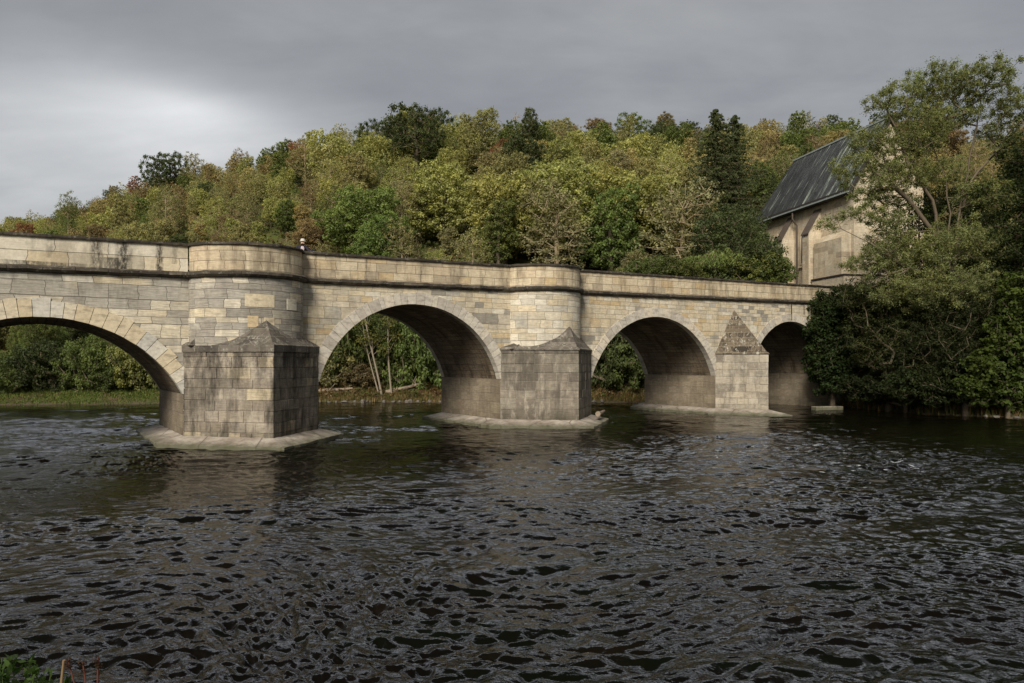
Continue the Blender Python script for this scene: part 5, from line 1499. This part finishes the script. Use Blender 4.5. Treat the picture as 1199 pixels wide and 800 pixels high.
stalk('dock_stalk', 102, 97, 776, 4.5, .006, M['stem_red'], 'dark red dried stalk just right of the tan stalk', seed=2, bend=.02)
stalk('dock_stalk', 108, 115, 770, 4.5, .007, M['stem_red'], 'dark red dried stalk furthest right of the red pair', seed=3)
stalk('dock_stalk', 98, 80, 773, 4.55, .005, M['stem_red'], 'thin dark stalk curling over to the tan stalk', seed=4, bend=.03)

# ------------------------------------------------------------------ person on the bridge
def person():
    s = 10.75; y = 1.05; base = bw(s, y, top(s) - 1.0); base.z += 0.0
    root_mesh = bpy.data.meshes.new('person'); o = bpy.data.objects.new('person', root_mesh)
    J = {'pelvis': (0, 0, .92), 'waist': (0, 0, 1.08), 'chest': (.02, 0, 1.3), 'neck': (.04, 0, 1.47), 'head0': (.06, 0, 1.56), 'head1': (.07, 0, 1.68),
         'shl': (-.19, 0, 1.4), 'ell': (-.26, -.05, 1.14), 'hal': (-.08, -.2, 1.02), 'shr': (.21, 0, 1.4), 'elr': (.36, -.1, 1.2), 'har': (.58, -.16, 1.28), 'fr': (.66, -.17, 1.3),
         'hpl': (-.1, 0, .9), 'knl': (-.11, -.02, .5), 'anl': (-.11, 0, .08), 'tol': (-.12, -.2, .04), 'hpr': (.1, 0, .9), 'knr': (.12, -.02, .5), 'anr': (.12, 0, .08), 'tor': (.13, -.2, .04)}
    Rr = {'pelvis': .15, 'waist': .13, 'chest': .15, 'neck': .06, 'head0': .085, 'head1': .095, 'shl': .07, 'ell': .05, 'hal': .035, 'shr': .07, 'elr': .05, 'har': .035, 'fr': .025,
          'hpl': .09, 'knl': .065, 'anl': .045, 'tol': .035, 'hpr': .09, 'knr': .065, 'anr': .045, 'tor': .035}
    E = [('pelvis', 'waist'), ('waist', 'chest'), ('chest', 'neck'), ('neck', 'head0'), ('head0', 'head1'), ('chest', 'shl'), ('shl', 'ell'), ('ell', 'hal'), ('chest', 'shr'), ('shr', 'elr'), ('elr', 'har'), ('har', 'fr'),
         ('pelvis', 'hpl'), ('hpl', 'knl'), ('knl', 'anl'), ('anl', 'tol'), ('pelvis', 'hpr'), ('hpr', 'knr'), ('knr', 'anr'), ('anr', 'tor')]
    ks = list(J); root_mesh.from_pydata([J[k_] for k_ in ks], [(ks.index(a), ks.index(b)) for a, b in E], [])
    link(o); o.location = base; o.rotation_euler.z = BA - .2
    md = o.modifiers.new('skin', 'SKIN'); md.use_smooth_shade = True
    for i, k_ in enumerate(ks): root_mesh.skin_vertices[0].data[i].radius = (Rr[k_], Rr[k_])
    root_mesh.skin_vertices[0].data[0].use_root = True; o.scale = (.95, .95, .95)
    sb = o.modifiers.new('sub', 'SUBSURF'); sb.levels = 2; sb.render_levels = 2
    n = NT('skin_and_clothes'); tc = n.n('ShaderNodeTexCoord').outputs['Object']; zz = n.sep(tc)[2]
    cc = n.ramp(n.math('DIVIDE', zz, 2.0), [(0, (.03, .03, .035)), (.47, (.02, .018, .03)), (.745, (.02, .018, .03)), (.75, (.45, .3, .22))], 'CONSTANT')
    root_mesh.materials.append(n.done(n.bsdf(cc, .8)))
    tag(o, 'person in dark jacket, pale shirt and white hat behind the parapet beside the first bastion', 'person')
    # hat
    mb = MB(); ring = lambda r, z: [(.07 + r * math.cos(t * .5236), r * math.sin(t * .5236), z) for t in range(12)]
    prof = [(.14, 1.66), (.135, 1.68), (.10, 1.69), (.098, 1.75), (.07, 1.785), (.02, 1.79)]
    rr_ = [ring(*p) for p in prof]
    for i in range(len(rr_) - 1):
        for k_ in range(12): mb.poly([rr_[i][k_], rr_[i][(k_ + 1) % 12], rr_[i + 1][(k_ + 1) % 12], rr_[i + 1][k_]])
    mb.poly(rr_[0][::-1]); mb.poly(rr_[-1]); mb.build('hat', simple('white_cloth', (.55, .52, .46)), o, smooth=True)
    # pale shirt front, following the chest
    mb = MB()
    prof = [(.03, 1.1, .15), (.06, 1.2, .165), (.08, 1.32, .175), (.05, 1.42, .13)]
    for (w0, z0, r0_), (w1, z1, r1_) in zip(prof[:-1], prof[1:]):
        for q in range(6):
            f0, f1 = -1 + q / 3, -1 + (q + 1) / 3
            g = lambda w, z, r_, f: (.04 + w * f, -math.sqrt(max(r_ * r_ - (w * f) ** 2, 0)) - .012, z)
            mb.poly([g(w0, z0, r0_, f0), g(w0, z0, r0_, f1), g(w1, z1, r1_, f1), g(w1, z1, r1_, f0)])
    mb.build('shirt', simple('pale_pink_cloth', (.5, .42, .45)), o, smooth=True)
person()

# ------------------------------------------------------------------ world and light
SUN_EL = R(36); sd = Vector((-.27, -.96, 0)).normalized() * math.cos(SUN_EL); sd.z = math.sin(SUN_EL)
w = bpy.data.worlds.new('World'); scene.world = w; w.use_nodes = True; nt = w.node_tree; nt.nodes.clear()
class WT(NT):
    def __init__(self, t): self.t = t
n = WT(nt); out = n.n('ShaderNodeOutputWorld'); n.out = out
sky = n.n('ShaderNodeTexSky'); sky.sky_type = 'NISHITA'; sky.sun_disc = False; sky.sun_elevation = SUN_EL; sky.sun_rotation = math.atan2(sd.x, sd.y); sky.dust_density = 3
dirv = n.n('ShaderNodeTexCoord').outputs['Generated']
sx = n.sep(dirv)
zc = n.math('ADD', n.math('MAXIMUM', sx[2], 0.0), 0.22)
cv = n.comb(n.math('DIVIDE', sx[0], zc), n.math('DIVIDE', sx[1], zc), 0.0)
cl = n.noise(n.mapping(cv, (.55, 1.1, 1), (1.3, .4, 0), (0, 0, R(14))), 1.2, 5, .52, .35)
cl2 = n.noise(n.mapping(cv, (1, 1.6, 1), (3, 2, 0)), 3.0, 4, .6, .3)
cm_ = n.math('ADD', n.math('MULTIPLY', cl, .75), n.math('MULTIPLY', cl2, .25))
cloud = n.ramp(cm_, [(.38, (2.05, 2.1, 2.19)), (.5, (2.5, 2.55, 2.63)), (.62, (3.15, 3.17, 3.18))])
def blob(px, py, kx, kz, amp):
    d = Vector(((px - CX) / F, 1.0, (HY - py) / F)).normalized()
    az = n.math('SUBTRACT', n.math('ARCTAN2', sx[0], sx[1]), math.atan2(d.x, d.y)); el = n.math('SUBTRACT', n.math('ARCSINE', sx[2]), math.asin(d.z))
    rr_ = n.math('ADD', n.math('POWER', n.math('ABSOLUTE', n.math('DIVIDE', az, kx)), 2.0), n.math('POWER', n.math('ABSOLUTE', n.math('DIVIDE', el, kz)), 2.0))
    g = n.math('POWER', 2.718, n.math('MULTIPLY', rr_, -1.0))
    return n.math('MULTIPLY', n.math('MULTIPLY', g, n.math('ADD', .55, n.math('MULTIPLY', cm_, .9))), amp)
b = n.math('ADD', n.math('ADD', blob(185, 135, .15, .042, 2.2), blob(100, 190, .36, .11, 2.0)), blob(225, 126, .07, .02, 1.4))
bc = n.comb(b, b, b)
c = n.mix(1.0, cloud, bc, 'ADD')
hi = n.ramp(sx[2], [(0.465, 0.0), (0.51, 1.0), (0.55, .9), (0.68, 0.0)])  # bright sky band above the view, added to put glints on the water
dimz = n.ramp(sx[2], [(0.54, 1.0), (0.62, .55), (0.8, 0.35)])  # upper sky dimmed so steep ripples reflect dark and ambient light drops
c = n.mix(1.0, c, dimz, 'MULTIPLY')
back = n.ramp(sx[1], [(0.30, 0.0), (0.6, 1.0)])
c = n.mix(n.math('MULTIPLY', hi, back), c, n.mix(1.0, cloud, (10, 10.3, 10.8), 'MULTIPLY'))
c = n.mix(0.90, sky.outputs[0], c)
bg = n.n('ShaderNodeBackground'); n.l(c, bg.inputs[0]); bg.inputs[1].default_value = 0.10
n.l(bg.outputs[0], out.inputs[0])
sun = bpy.data.lights.new('sun', 'SUN'); sun.energy = 4.0; sun.angle = R(22); sun.color = (1.0, .93, .82)
so = bpy.data.objects.new('sun', sun); link(so); so.rotation_euler = (-sd).to_track_quat('-Z', 'Y').to_euler(); so.location = (0, 0, 60)

cam = bpy.data.cameras.new('camera'); co = bpy.data.objects.new('camera', cam); link(co)
cam.sensor_width = 36; cam.lens = 36 * F / 1199; co.location = (0, 0, CAMZ); co.rotation_euler = (R(90), 0, 0)
cam.shift_y = (HY - 400) / 1199; cam.clip_end = 6000; cam.clip_start = .05
scene.camera = co
scene.view_settings.view_transform = 'Standard'; scene.view_settings.look = 'None'; scene.view_settings.exposure = 0.3; scene.view_settings.gamma = 1
scene.render.engine = 'CYCLES'
scene.cycles.use_denoising = True
scene.cycles.max_bounces = 6; scene.cycles.diffuse_bounces = 3; scene.cycles.glossy_bounces = 3; scene.cycles.transmission_bounces = 2
scene.cycles.sample_clamp_indirect = 4
